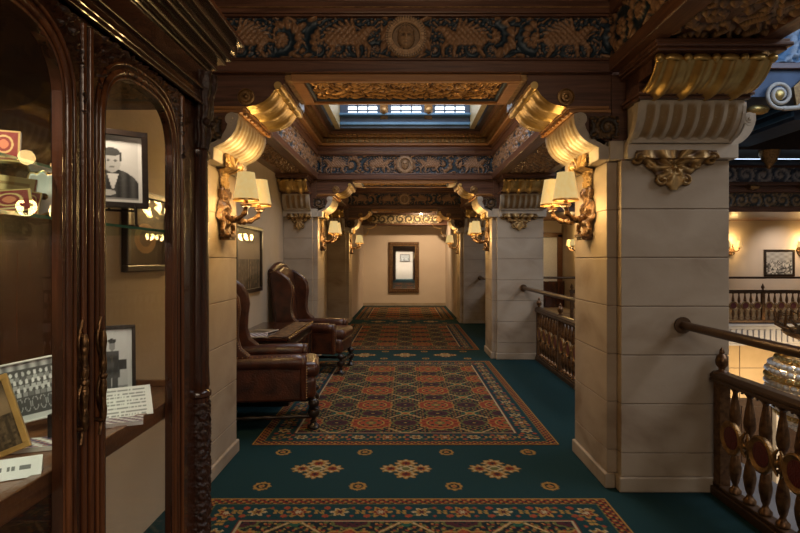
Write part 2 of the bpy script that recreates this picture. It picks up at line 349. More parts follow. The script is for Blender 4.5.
# rugs
def rug_colors(X, Y, L_):
    x = np.minimum(X+W, W-X); y = np.minimum(Y, L_-Y); d = np.minimum(x, y)
    along = np.where(x < y, Y, X+W)
    C_ = np.empty(X.shape+(3,)); C_[:] = palette('dark')
    paint(C_, d < .075, 'red')
    paint(C_, (d < .075) & (np.sin(along*2*PI/.055)*np.sin((d-.0375)*2*PI/.05) > .35), 'gold')
    paint(C_, (d < .075) & (np.sin(along*2*PI/.055+2)*np.sin((d-.0375)*2*PI/.05+1) > .35), 'dark')
    paint(C_, d < .010, 'gold'); paint(C_, (d > .073) & (d < .080), 'olive')
    bd = (d >= .085) & (d < .275); paint(C_, bd, 'teal')
    a = along/.235; ia = np.floor(a); fa = (a-ia-.5)*.235; q = d-.18
    r_ = np.hypot(fa, q); th = np.arctan2(q, fa)
    fl_ = .055*(1+.3*np.cos(6*th)); alt = (ia % 2 == 0)
    paint(C_, bd & (np.abs(q-.045*np.sin(along*2*PI/.235)) < .008), 'olive')
    paint(C_, bd & alt & (r_ < fl_), 'gold'); paint(C_, bd & alt & (r_ < fl_*.68), 'red'); paint(C_, bd & alt & (r_ < fl_*.35), 'cream')
    paint(C_, bd & ~alt & (r_ < fl_*.8), 'cream'); paint(C_, bd & ~alt & (r_ < fl_*.6), 'gold'); paint(C_, bd & ~alt & (r_ < fl_*.32), 'plum')
    g2 = (np.hypot(np.abs(fa)-.075, np.abs(q)-.05) < .016*(1+.3*np.cos(5*th))); paint(C_, bd & g2, 'brick')
    g3 = (np.hypot(np.abs(fa)-.1, np.abs(q)-.012) < .012); paint(C_, bd & g3, 'gold')
    paint(C_, (d >= .275) & (d < .290), 'red'); paint(C_, (d >= .284) & (d < .294), 'cream')
    inn = d >= .294; paint(C_, inn, 'dark')
    P_ = .305; xx = X/P_+.5+1; yy = (Y-L_/2)/P_+.5
    ix = np.floor(xx).astype(int); iy = np.floor(yy).astype(int); cx = (xx-ix-.5); cy = (yy-iy-.5); r_ = np.hypot(cx, cy); th = np.arctan2(cy, cx)
    A_ = (ix % 2 == 0) & (iy % 2 == 0); D_ = (ix % 2 != 0) & (iy % 2 != 0); B_ = ~(A_ | D_)
    # lattice of small leaves everywhere
    paint(C_, inn & (np.sin(22*cx+9*cy)*np.sin(22*cy-9*cx) > .45), 'olive'); paint(C_, inn & (np.sin(31*cx)*np.sin(31*cy) > .72), 'gold'); paint(C_, inn & (np.sin(27*cx+1.2)*np.sin(29*cy+.8) > .72), 'brick')
    # red medallions, a little larger than their cell
    X2 = (X/P_+1)/2; Y2 = ((Y-L_/2)/P_)/2; mx = X2-np.floor(X2+.5); my = Y2-np.floor(Y2+.5); rm = np.hypot(mx, my)*2; tm = np.arctan2(my, mx)
    lim = .60*(1+.07*np.cos(12*tm))
    paint(C_, inn & (rm < lim), 'brick'); paint(C_, inn & (rm < lim) & (rm > .40) & (np.cos(12*tm+3) > .2), 'red'); paint(C_, inn & (np.abs(rm-lim) < .025), 'gold')
    paint(C_, inn & (rm < .40) & (np.cos(8*tm) > -.2), 'dark'); paint(C_, inn & (np.abs(rm-.37) < .025), 'gold'); paint(C_, inn & (rm < .27*(1+.2*np.cos(6*tm))), 'brick')
    paint(C_, inn & (rm < .16), 'olive'); paint(C_, inn & (rm < .08), 'gold')
    # dark ovals between them
    ov = np.hypot(cx, cy*1.15); paint(C_, inn & B_ & (ov < .36), 'plum'); paint(C_, inn & B_ & (np.abs(ov-.37-.02*np.cos(10*th)) < .03), 'olive'); paint(C_, inn & B_ & (ov < .27) & (np.sin(40*cx)*np.sin(40*cy) > .35), 'dark')
    paint(C_, inn & B_ & (ov < .12*(1+.3*np.cos(4*th))), 'dark'); paint(C_, inn & B_ & (ov < .05), 'gold')
    # gold lattice crosses
    dg = np.minimum(np.abs(cx-cy), np.abs(cx+cy)); paint(C_, inn & D_ & (dg < .045), 'gold'); paint(C_, inn & D_ & (dg < .018), 'cream'); paint(C_, inn & D_ & (r_ < .22+.06*np.cos(4*th)), 'green'); paint(C_, inn & D_ & (r_ < .15), 'gold'); paint(C_, inn & D_ & (r_ < .08), 'brick')
    return C_
RL = 3.60
x = np.linspace(-W, W, 340); y = np.linspace(0, RL, 420); X, Y = np.meshgrid(x, y, indexing='ij')
mb = MB(); mb.grid(np.stack([X, Y, np.full_like(X, .004)], -1), rug_colors(X, Y, RL), flip=True)
n0 = len(mb.v)
edge = [(-W, 0), (W, 0), (W, RL), (-W, RL)]
mb.add([(p[0], p[1], z) for z in (0, .004) for p in edge], [(0, 1, 5, 4), (1, 2, 6, 5), (2, 3, 7, 6), (3, 0, 4, 7)], None, palette('brick'))
rug = mb.build('patterned_rug', M['carpet'], fix=False, color=True)
rug.location = (0, -.235, .001)
tag(rug, 'red and gold patterned rug nearest the camera, cut off at the photo bottom', 'rug', 'patterned rugs along the corridor')
for y0, lb in ((4.35, 'large red and gold patterned rug in front of the two leather armchairs'), (8.97, 'red patterned rug beyond the leather armchairs, second from the end wall'),
               (13.59, 'orange-lit patterned rug right below the mirror wall at the far end')):
    r_ = rug.copy(); COL.objects.link(r_); r_.location = (0, y0, .001); r_['label'] = lb

# ------------------------------------------------------------------ setting: walls and ceilings
def wall(name, x0, x1, y0, y1, z0, z1, mat):
    return struct(MB().box(x0, x1, y0, y1, z0, z1).build(name, M[mat]))
wall('wall_left', -1.95, -1.77, -7.2, 17.9, -.3, 3.95, 'plaster')
wall('wall_left_front', -1.77, -1.40, -1.0, 3.46, 0, 2.62, 'plaster')
wall('wall_left_end', -1.77, -1.31, 13.5, 17.7, 0, 2.62, 'plaster_pink')
wall('wall_right_end', 1.31, 2.02, 13.5, 17.7, 0, 2.62, 'plaster_pink')
wall('wall_end', -1.95, 2.02, 17.7, 17.9, -.3, 3.95, 'plaster_pink')
wall('wall_back', -1.95, 2.2, -7.4, -7.2, -.3, 3.95, 'plaster_pink')
wall('wall_back_left', -1.77, -.60, -5.0, -4.8, 0, 3.3, 'wood_x'); wall('wall_back_right', .62, 2.2, -5.0, -4.8, 0, 3.3, 'wood_x'); wall('wall_back_top', -.60, .62, -5.0, -4.8, 2.05, 3.3, 'wood_x')
wall('baseboard_end', -1.31, 1.31, 17.66, 17.70, 0, .09, 'stone')
wall('baseboard_left', -1.77, -1.74, 4.27, 8.09, 0, .10, 'stone')
wall('ceiling', -1.95, -1.0, -7.4, 17.9, 3.28, 3.36, 'dark_paint')
wall('ceiling_side', 1.0, 2.05, -7.4, 17.9, 3.28, 3.36, 'dark_paint')
wall('ceiling_front', -1.0, 1.0, -7.4, 4.9, 3.28, 3.36, 'dark_paint')
wall('ceiling_rear', -1.0, 1.0, 7.75, 17.9, 3.28, 3.36, 'dark_paint')
wall('ceiling_lantern', -1.1, 1.1, 4.8, 7.85, 4.02, 4.10, 'dark_paint')
# the lantern shaft: side walls, windows on the far side
wall('wall_lantern_left', -.97, -.90, 4.9, 7.75, 3.28, 4.02, 'olive_cove')
wall('wall_lantern_right', .90, .97, 4.9, 7.75, 3.28, 4.02, 'olive_cove')
wall('wall_lantern_front', -.9, .9, 4.83, 4.9, 3.28, 4.02, 'wood_x')
mb = MB(); mb.box(-.9, .9, 7.70, 7.76, 3.28, 3.455); mb.box(-.9, .9, 7.70, 7.76, 3.86, 4.02)
for x0, x1 in ((-.9, -.80), (-.375, -.20), (.235, .41), (.84, .9)): mb.box(x0, x1, 7.68, 7.76, 3.455, 3.86)
struct(mb.build('wall_lantern_far', M['blue_paint'], bevel=.005))
mb = MB(); mb.box(-.9, .9, 7.60, 7.70, 3.44, 3.47); mb.box(-.9, .9, 7.66, 7.70, 3.32, 3.36)
struct(mb.build('trim_3', M['blue_bright'], bevel=.006))
for i, (x0, x1) in enumerate(((-.80, -.375), (-.20, .235), (.41, .84))):
    wn = thing('window_%d' % (i+1), 'leaded lantern window', 'window', ((x0+x1)/2, 7.72, 3.455)); wn['kind'] = 'structure'
    del wn['label']; del wn['category']
    MB().box(x0, x1, 7.735, 7.745, 3.46, 3.86).build('pane', M['pane'], wn)
    mb = MB(); w3 = (x1-x0)/3
    for k in range(4): mb.box(x0+k*w3-.009, x0+k*w3+.009, 7.70, 7.735, 3.46, 3.86)
    for k in range(7): mb.box(x0, x1, 7.70, 7.735, 3.452+k*.068, 3.468+k*.068)
    mb.build('glazing_bar', M['blue_paint'], wn)
for x_ in (-.2875, .3225):
    mb = MB(); mb.prism([(7.70, 3.40), (7.60, 3.47), (7.56, 3.60), (7.62, 3.86), (7.70, 3.86)], 'x', x_-.055, x_+.055); mb.ball((x_, 7.60, 3.50), .05, 8, 6)
    struct(mb.build('trim_%d' % (150 if x_ < 0 else 151), M['old_gold'], bevel=.008))
# coffer cornices stepping in around each corridor bay
def cornice_run(mb, axis, fixed, a0, a1, sgn, zb=3.06, only=(0, 1, 2, 3, 4)):
    # profile (p from wall plane, z)
    for ii, (p, z0, z1) in enumerate(((.05, zb, zb+.05), (.10, zb+.05, zb+.085), (.085, zb+.085, zb+.15), (.17, zb+.15, zb+.19), (.24, zb+.19, zb+.235))):
        if ii not in only: continue
        q0, q1 = sorted((fixed, fixed+sgn*p))
        if axis == 'x': mb.box(a0, a1, q0, q1, z0, z1)
        else: mb.box(q0, q1, a0, a1, z0, z1)
def dentils(mb, axis, fixed, a0, a1, sgn, z0, z1, p, step=.06, wd=.035):
    n = int((a1-a0)/step)
    for k in range(n):
        c = a0+(k+.5)*(a1-a0)/n; q0, q1 = sorted((fixed, fixed+sgn*p))
        if axis == 'x': mb.box(c-wd/2, c+wd/2, q0, q1, z0, z1)
        else: mb.box(q0, q1, c-wd/2, c+wd/2, z0, z1)
ti = 4
for (y0, y1) in ((4.04, 8.12), (8.66, 12.74), (-1.2, 3.50)):
    for axis, fixed, a0, a1, s in (('x', y1, -1.30, 1.30, -1), ('x', y0, -1.30, 1.30, 1), ('y', -1.30, y0, y1, 1), ('y', 1.30, y0, y1, -1)):
        if y0 < 0 and axis == 'x' and s == 1: continue
        for part_, mt_ in (((0, 4), 'wood_x' if axis == 'x' else 'wood_y'), ((1, 3), 'frame_gold'), ((2,), 'olive_cove')):
            mb = MB(); cornice_run(mb, axis, fixed, a0, a1, s, only=part_)
            struct(mb.build('trim_%d' % ti, M[mt_], bevel=.004)); ti += 1
        mb = MB(); dentils(mb, axis, fixed, a0, a1, s, 3.148, 3.205, .125); dentils(mb, axis, fixed, a0, a1, s, 3.21, 3.25, .21, .05, .028)
        struct(mb.build('trim_%d' % ti, M['old_gold'])); ti += 1

# ------------------------------------------------------------------ piers
CONS = [(.055, .0), (.075, .012), (.115, .03), (.155, .062), (.185, .105), (.202, .15), (.208, .195), (.205, .215)]      # p, z above 2.165
def curve(pts, n):
    p = np.array(pts); d = np.r_[0, np.cumsum(np.hypot(*np.diff(p, axis=0).T))]; t = np.linspace(0, d[-1], n)
    return np.stack([np.interp(t, d, p[:, 0]), np.interp(t, d, p[:, 1])], -1)
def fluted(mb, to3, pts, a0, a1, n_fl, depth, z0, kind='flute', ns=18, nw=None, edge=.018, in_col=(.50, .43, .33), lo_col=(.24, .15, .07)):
    nw = nw or n_fl*12
    c = curve(pts, ns); tng = np.gradient(c, axis=0); nrm = np.stack([tng[:, 1], -tng[:, 0]], -1); nrm /= np.linalg.norm(nrm, axis=1)[:, None]
    a = np.linspace(a0, a1, nw+1); f = (a-a0-edge)/(abs(a1-a0)-2*edge) if a1 > a0 else (a0-a-edge)/(abs(a1-a0)-2*edge)
    ph = f*n_fl; fr = ph-np.floor(ph); inside = (f > 0) & (f < 1)
    if kind == 'flute':
        ch = np.where(inside, np.clip((np.sin(PI*fr)-.5)/.5, 0, 1)**.5, 0); off = -depth*ch
    else:
        off = np.where(inside, depth*np.abs(np.sin(PI*fr))**.7+.25*depth*np.cos(4*PI*fr), 0); ch = 0*off
    s = np.linspace(0, 1, ns); env = np.minimum(1, 6*np.minimum(s, 1-s)+.05)
    if kind != 'flute': env = np.ones(ns)
    D = off[:, None]*env[None, :]
    Pp = c[None, :, 0]+nrm[None, :, 0]*D; Zz = z0+c[None, :, 1]+nrm[None, :, 1]*D; A = np.repeat(a[:, None], ns, 1)
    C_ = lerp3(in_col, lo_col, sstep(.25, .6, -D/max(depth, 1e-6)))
    mb.grid(np.stack(to3(Pp, A, Zz), -1), C_)
M['console'] = attr_mat('fluted cream stone', 0.5, 0, 0.12, 40, 0.35)
GOLDP = [(.20, .0), (.26, .0), (.32, .012), (.37, .035), (.41, .07), (.435, .105), (.45, .125)]    # above 2.42
def console_side(mb, to3, a_out, th):
    c = curve(CONS, 14); outer = [(p, 2.165+z) for p, z in c]
    inner = [(max(-.0, p-.045-.02*i/13), z+.012) for i, (p, z) in enumerate(outer)][::-1]
    poly = [(0, 2.165)]+outer+[(.15, 2.385)]+inner[1:]+[(0, 2.20)]
    n = len(poly); vs = [tuple(float(q) for q in to3(p, a_out, z)) for p, z in poly]+[tuple(float(q) for q in to3(p, a_out+th, z)) for p, z in poly]
    mb.add(vs, [tuple(range(n)), tuple(range(n, 2*n))[::-1]]+[(i, (i+1) % n, n+(i+1) % n, n+i) for i in range(n)])
def volute(mb, to3, p, z, a, th, r_=.042):
    # a spiral scroll whose face sits at a, thickness th
    for rr, t in ((r_, 1.0), (r_*.62, 1.35), (r_*.3, 1.8)):
        vs = []; n = 18
        for k in range(n):
            an = 2*PI*k/n; vs.append(tuple(float(q) for q in to3(p+rr*math.cos(an), a, z+rr*math.sin(an))))
        for k in range(n):
            an = 2*PI*k/n; vs.append(tuple(float(q) for q in to3(p+rr*math.cos(an), a-th*(t-1)*.6 if True else a, z+rr*math.sin(an))))
        if t == 1.0:
            vs = vs[:n]+[tuple(float(q) for q in to3(p+rr*math.cos(2*PI*k/n), a+th, z+rr*math.sin(2*PI*k/n))) for k in range(n)]
        mb.add(vs, [tuple(range(n)), tuple(range(n, 2*n))[::-1]]+[(k, (k+1) % n, n+(k+1) % n, n+k) for k in range(n)])
def cartouche_fn(u, v):
    # u in -1..1, v in 0 (bottom) ..1 (top)
    wdt = np.interp(v, [0, .08, .2, .4, .6, .75, .85, 1], [.10, .14, .36, .44, .66, .80, 1.0, .97])
    q = np.abs(u)/wdt; m_ = q < 1
    th = np.arctan2(v-.62, u); r_ = np.hypot(u*.8, v-.62)
    h = .55+.20*np.cos(9*th+8*r_)+.20*np.cos(5*np.abs(u)*PI-4*v)
    h = h*np.clip((1-q)*4, .15, 1)
    for cx, cz, R_ in ((.28, .26, .17), (.86, .80, .17), (.52, .66, .15), (0, .55, .26)):
        d = np.hypot((np.abs(u)-cx), (v-cz))/R_; a = np.arctan2(v-cz, np.abs(u)-cx)
        s_ = np.sqrt(np.clip(1-d**2, 0, 1))*(.65+.35*np.cos(a-4*d*2)); h = np.maximum(h, s_); m_ |= (d < 1)
    kn = np.hypot(u*2.2, (v-.02)*3.2) < .16; m_ |= kn
    return np.clip(h, 0.05, 1), m_
def cartouche(mb, to3, a0, a1, z0, z1, p0, depth, nu=90, nv=60):
    u = np.linspace(-1, 1, nu); v = np.linspace(0, 1, nv); U, V = np.meshgrid(u, v, indexing='ij')
    h, m_ = cartouche_fn(U, V); A = (a0+a1)/2+U*(a1-a0)/2; Z = z0+V*(z1-z0)
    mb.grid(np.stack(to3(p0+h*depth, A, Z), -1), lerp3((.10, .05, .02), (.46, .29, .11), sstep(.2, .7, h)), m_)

COURSE = [.095, .243, .55, .855, 1.16, 1.466, 1.77, 2.075]
def courses(mb, x0, x1, y0, y1, z0=.095, z1=2.075, cuts=COURSE, g=.0025):
    for a, b_ in zip(cuts[:-1], cuts[1:]):
        a_ = max(a, z0); c_ = min(b_, z1)
        if c_-a_ > .01: mb.box(x0, x1, y0, y1, a_+g, c_-g)
def make_pier(side, wide):
    # side=+1 right, -1 left; wide: x extent of the body from the corridor
    s = side; X0 = 1.345; X1 = X0+wide
    def x(v): return s*v
    t = thing('stone_pier', '', 'pier', (s*(X0+wide/2), 3.87, 0))
    def bx(mb, a, b_, *r_): q = sorted((s*a, s*b_)); return mb.box(q[0], q[1], *r_)
    mb = MB()
    for a, b_ in zip(COURSE[:-1], COURSE[1:]): bx(mb, X0, X1, 3.47, 4.27, a+.0025, b_-.0025)
    mb.build('shaft', M['stone'], t, bevel=.004)
    mb = MB(); bx(mb, X0+.006, X1-.006, 3.476, 4.264, .05, 2.08); bx(mb, 1.286, 1.40, 3.546, 4.194, .05, 2.08); mb.build('mortar_joint', M['mortar'], t)
    mb = MB()
    cu = [.095, .40, .705, 1.01, 1.315, 1.62, 1.925, 2.075]
    for a, b_ in zip(COURSE[:-1], COURSE[1:]): bx(mb, 1.28, 1.345, 3.54, 4.20, a+.0025, b_-.0025)
    mb.build('pilaster', M['stone'], t, bevel=.003)
    mb = MB(); bx(mb, X0-.015, X1, 3.455, 4.285, 0, .095); bx(mb, 1.262, 1.33, 3.522, 4.218, 0, .095); mb.build('plinth', M['stone'], t, bevel=.010, seg=3)
    mb = MB(); bx(mb, 1.28, X1+.0, 3.485, 4.255, 2.08, 2.20); bx(mb, X0+.02, X1+.03, 3.42, 4.32, 2.078, 2.168); bx(mb, 1.215, 1.30, 3.50, 4.24, 2.085, 2.168)
    mb.build('cap_block', M['cream_stone'], t, bevel=.005)
    # wooden block carried between the consoles, up to the beams
    mb = MB(); bx(mb, 1.30, X1-.0, 3.50, 4.24, 2.20, 2.62)
    mb.build('beam_seat', M['wood_x'], t)
    # corridor-side console
    def tc(p, a, z): return (s*(1.27-p), a, z)
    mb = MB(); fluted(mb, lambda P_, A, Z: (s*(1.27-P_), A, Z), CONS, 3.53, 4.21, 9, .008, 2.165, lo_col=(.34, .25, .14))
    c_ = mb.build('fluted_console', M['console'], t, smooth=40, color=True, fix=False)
    for a_ in (3.515, 4.205):
        mb = MB(); console_side(mb, tc, a_, .02); volute(mb, tc, .165, 2.345, a_-.003, .026); mb.build('console_scroll', M['cream_stone'], t, bevel=.002)
    # carved wood panel beside the console
    mb = MB(); relief(mb, 0, .18, .14, .02, lambda U, V, h: (s*(1.34-U), 3.499-h, 2.215+V+0*U), .005, (.03, .018, .010), (.15, .085, .035))
    mb.build('carved_spandrel', M['relief'], t, smooth=180, color=True, fix=False)
    mb = MB(); cartouche(mb, lambda P_, A, Z: (s*(1.277-P_-.066*sstep(2.06, 2.085, Z)), A, Z), 3.68, 4.06, 1.925, 2.165, 0, .035); mb.build('cartouche', M['relief_gold'], t, smooth=60, color=True, fix=False)
    # ledge with dentils between stone and gilded bracket
    mb = MB(); bx(mb, 1.03, 1.30, 3.515, 4.225, 2.385, 2.405); bx(mb, 1.015, 1.28, 3.50, 4.24, 2.405, 2.422)
    for k in range(9): bx(mb, 1.018, 1.04, 3.54+k*.078, 3.575+k*.078, 2.372, 2.39)
    mb.build('ledge', M['frame_gold'], t, bevel=.002)
    mb = MB(); fluted(mb, lambda P_, A, Z: (s*(1.27-P_), A, Z), GOLDP, 3.52, 4.22, 3, .012, 2.422, 'gad', in_col=(1, 1, 1), lo_col=(1, 1, 1), nw=60)
    mb.build('gilded_bracket', M['gold'], t, smooth=50, fix=False)
    mb = MB(); xr = s*(1.27-.46)
    prof = []
    for k in range(41):
        f = k/40; prof.append((.024+.007*abs(math.sin(f*PI*3))+(.008 if abs(f-.35) < .03 or abs(f-.65) < .03 else 0), 3.50+f*.74))
    mb.lathe(prof, 14, T(xr, 0, 2.553) @ RX(-PI/2) )
    mb.build('bracket_roll', M['gold'], t, smooth=60)
    # wooden spandrel above gilded bracket, with round rosettes
    pl = [(s*(1.27-p), 2.422+z+.004) for p, z in curve(GOLDP, 10)]+[(s*.77, 2.57), (s*.77, 2.625), (s*1.30, 2.625), (s*1.30, 2.20), (s*1.20, 2.21), (s*1.11, 2.26), (s*1.085, 2.385), (s*1.07, 2.422)]
    pl = [(s*1.07, 2.424)]+[q for q in pl[1:10]]+pl[10:14]+[(s*1.24, 2.215), (s*1.16, 2.25), (s*1.12, 2.33), (s*1.10, 2.385)]
    mb = MB(); mb.prism(pl, 'y', 3.525, 4.215); mb.build('spandrel', M['wood_x'], t)
    for yy, sg in ((3.525, 1), (4.215, -1)):
        mb = MB(); mb.lathe([(.056, 0), (.054, .010), (.046, .012), (.042, .004), (.036, .004), (.03, .012), (.018, .013), (.012, .02), (.002, .023)], 24, T(s*1.015, yy, 2.485) @ RX(PI/2*sg))
        mb.build('rosette', M['old_gold'], t, smooth=40)
    # front (towards camera) and rear brackets
    xa, xb = X0+.03, X1-.03
    for yf, sg in ((3.47, -1), (4.27, 1)):
        def tf(P_, A, Z, yf=yf, sg=sg): return (s*A, yf+sg*P_, Z)
        nf = 7 if wide > .5 else 4
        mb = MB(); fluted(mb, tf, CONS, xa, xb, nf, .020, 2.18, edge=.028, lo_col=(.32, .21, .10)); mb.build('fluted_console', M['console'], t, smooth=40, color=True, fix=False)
        mb = MB(); console_side(mb, tf, xa-.012, .02); console_side(mb, tf, xb-.008, .02)
        y_ = sorted((yf+sg*.0, yf+sg*.17)); bx(mb, xa+.01, xb-.01, *y_, 2.30, 2.395); y_ = sorted((yf, yf+sg*.07)); bx(mb, xa+.01, xb-.01, *y_, 2.17, 2.30)
        mb.build('console_core', M['cream_stone'], t)
        mb = MB(); y_ = sorted((yf, yf+sg*.235)); bx(mb, xa-.02, xb+.02, *y_, 2.392, 2.41); y_ = sorted((yf, yf+sg*.26)); bx(mb, xa-.03, xb+.03, *y_, 2.41, 2.428); mb.build('ledge', M['wood_x'], t, bevel=.004)
        mb = MB(); G2 = [(p, z*.95) for p, z in GOLDP]; fluted(mb, tf, G2, xa-.01, xb+.01, 4 if wide > .5 else 2, .034, 2.428, 'gad', in_col=(1, 1, 1), lo_col=(1, 1, 1), nw=70)
        for k in range(5 if wide > .5 else 3):
            xx = xa+(xb-xa)*k/(4 if wide > .5 else 2)
            pts = [(s*xx, yf+sg*(p-.004), 2.428+z) for p, z in G2]; mb.tube(pts, .013, 8)
            mb.ball((s*xx, yf+sg*.455, 2.548), .026, 10, 6)
        for k in range(4 if wide > .5 else 2):
            xx = xa+(xb-xa)*(k+.5)/(4 if wide > .5 else 2); mb.ball((s*xx, yf+sg*.45, 2.548), .03, 10, 6, 1.9, .9, .9)
        mb.build('gilded_bracket', M['gold'], t, smooth=50, fix=False)
        mb = MB(); y_ = sorted((yf, yf+sg*.19)); bx(mb, xa, xb, *y_, 2.43, 2.575); y_ = sorted((yf, yf+sg*.36)); bx(mb, xa, xb, *y_, 2.50, 2.575)
        mb.build('bracket_core', M['wood_x'], t)
        mb = MB(); y_ = sorted((yf, yf+sg*.50)); bx(mb, X0-.0, X1+.02, *y_, 2.575, 2.592); y_ = sorted((yf, yf+sg*.525)); bx(mb, X0-.015, X1+.04, *y_, 2.592, 2.613); y_ = sorted((yf, yf+sg*.51)); bx(mb, X0-.015, X1+.03, *y_, 2.613, 2.635)
        mb.build('moulding', M['wood_x'], t, bevel=.006, seg=3)
        mb = MB(); cartouche(mb, lambda P_, A, Z, yf=yf, sg=sg: (s*A, yf+sg*P_, Z), (X0+X1)/2-min(.26, wide*.42)-.02, (X0+X1)/2+min(.26, wide*.42)-.02, 1.885, 2.125, 0, .035)
        # sits proud of the cap block
        for i, p in enumerate(mb.v): mb.v[i] = (p[0], p[1]+sg*.012+(sg*.042 if p[2] > 2.075 else 0), p[2])
        mb.build('cartouche', M['relief_gold'], t, smooth=60, color=True, fix=False)
    if wide > .5:
        # console and scroll facing the atrium
        def ta(P_, A, Z): return (s*(X1-.01+P_), A, Z)
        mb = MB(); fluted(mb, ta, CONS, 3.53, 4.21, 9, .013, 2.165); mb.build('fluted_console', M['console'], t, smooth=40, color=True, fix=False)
        for a_ in (3.515, 4.205):
            mb = MB(); console_side(mb, ta, a_, .02); volute(mb, ta, .165, 2.345, a_-.003, .026); mb.build('console_scroll', M['cream_stone'], t, bevel=.002)
        mb = MB(); bx(mb, X1-.01, X1+.14, 3.53, 4.21, 2.22, 2.62); mb.build('beam_block', M['blue_paint'], t)
    return t
pr = make_pier(1, .675); pl_ = make_pier(-1, .425)
pr['group'] = 'stone piers on the atrium side'; pl_['group'] = 'stone piers on the left wall'
pr['label'] = 'large grey limestone pier in the right foreground, the near handrail fixed to it'
pl_['label'] = 'limestone pier on the left directly behind the glazed display cabinet'
P_ = 4.62
dup(pr, (0, P_, 0), 'second limestone pier on the right, at the far end of the short balustrade')
dup(pr, (0, 2*P_, 0), 'third and farthest limestone pier on the right side of the corridor')
dup(pl_, (0, P_, 0), 'limestone pier on the left just behind the far leather armchair')
dup(pl_, (0, 2*P_, 0), 'farthest limestone pier on the left, next to the mirror wall')

# ------------------------------------------------------------------ cross beams
def frieze_fn(center=True):
    def f(U, V, H):
        h = scrolls(U+.65, V, H, .3)
        if center:
            Z = V-H/2
            for gx, s in ((-.36, 1), (.36, -1), (1.02, 1), (-1.02, -1)):
                m_ = np.abs(U-gx) < .20; g = griffin(U-gx, Z, s)*(.78+.22*np.cos(170*U)*np.cos(150*V)); bg_ = scrolls(U*1.0, V, H/2.2, 1.3)*.55; h = np.where(m_, np.where(g > .05, g, bg_), h)
        return np.clip(h, 0, 1)
    return f
def face_medallion(mb, cx, y, cz, R_=.127):
    nr, na = 46, 96; r_ = np.linspace(.001, 1, nr); a = np.linspace(0, 2*PI, na+1); Rr, A = np.meshgrid(r_, a, indexing='ij')
    X = Rr*np.cos(A); Z = Rr*np.sin(A)
    h = np.where(Rr > .90, .35+.2*np.sign(np.cos(A*48)), 0.)
    h = np.where((Rr > .72) & (Rr <= .90), .40+.28*(np.cos(A*40) > 0), h)
    h = np.where((Rr > .68) & (Rr <= .74), .62, h)
    fx, fz = X/.42, (Z+.02)/.56; q = 1-fx**2-fz**2
    face = np.sqrt(np.clip(q, 0, 1))*.75
    def g(cx_, cz_, sx, sz): return np.exp(-((X-cx_)/sx)**2-((Z-cz_)/sz)**2)
    face = face+.30*g(0, -.02, .055, .14)+.10*g(0, -.08, .09, .05)-.30*g(-.16, .06, .09, .05)-.30*g(.16, .06, .09, .05)+.14*g(-.16, .055, .05, .028)+.14*g(.16, .055, .05, .028)
    face = face+.12*g(-.17, .15, .13, .035)+.12*g(.17, .15, .13, .035)+.12*g(0, -.255, .12, .03)-.12*g(0, -.23, .12, .012)+.10*g(0, -.30, .09, .025)+.12*g(0, -.43, .12, .06)-.1*g(0, -.35, .1, .02)
    cap = (q > -.35) & (Z > .24) & (Rr < .66); face = np.where(cap, np.maximum(face, .52+.12*np.cos(A*26)), face)
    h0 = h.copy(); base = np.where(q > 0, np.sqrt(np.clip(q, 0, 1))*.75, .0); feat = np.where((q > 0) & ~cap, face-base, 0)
    h = np.where((Rr <= .68), np.maximum(np.where((q > 0) | cap, face, 0), .06), h)
    P3 = np.stack([cx+X*R_, y-h*.055, cz+Z*R_], -1)
    tone = np.where(Rr <= .66, np.clip(.62+2.6*feat, 0, 1), sstep(.1, .6, h)); tone = np.where((Rr <= .66) & (q <= 0) & ~cap, .45, tone); tone = np.where((np.abs(q) < .06) & (Rr < .66), .05, tone)  # shade in the face's recesses and round its outline put into the colour
    C_ = lerp3((.035, .022, .015), (.46, .29, .16), tone); mb.grid(P3, C_)
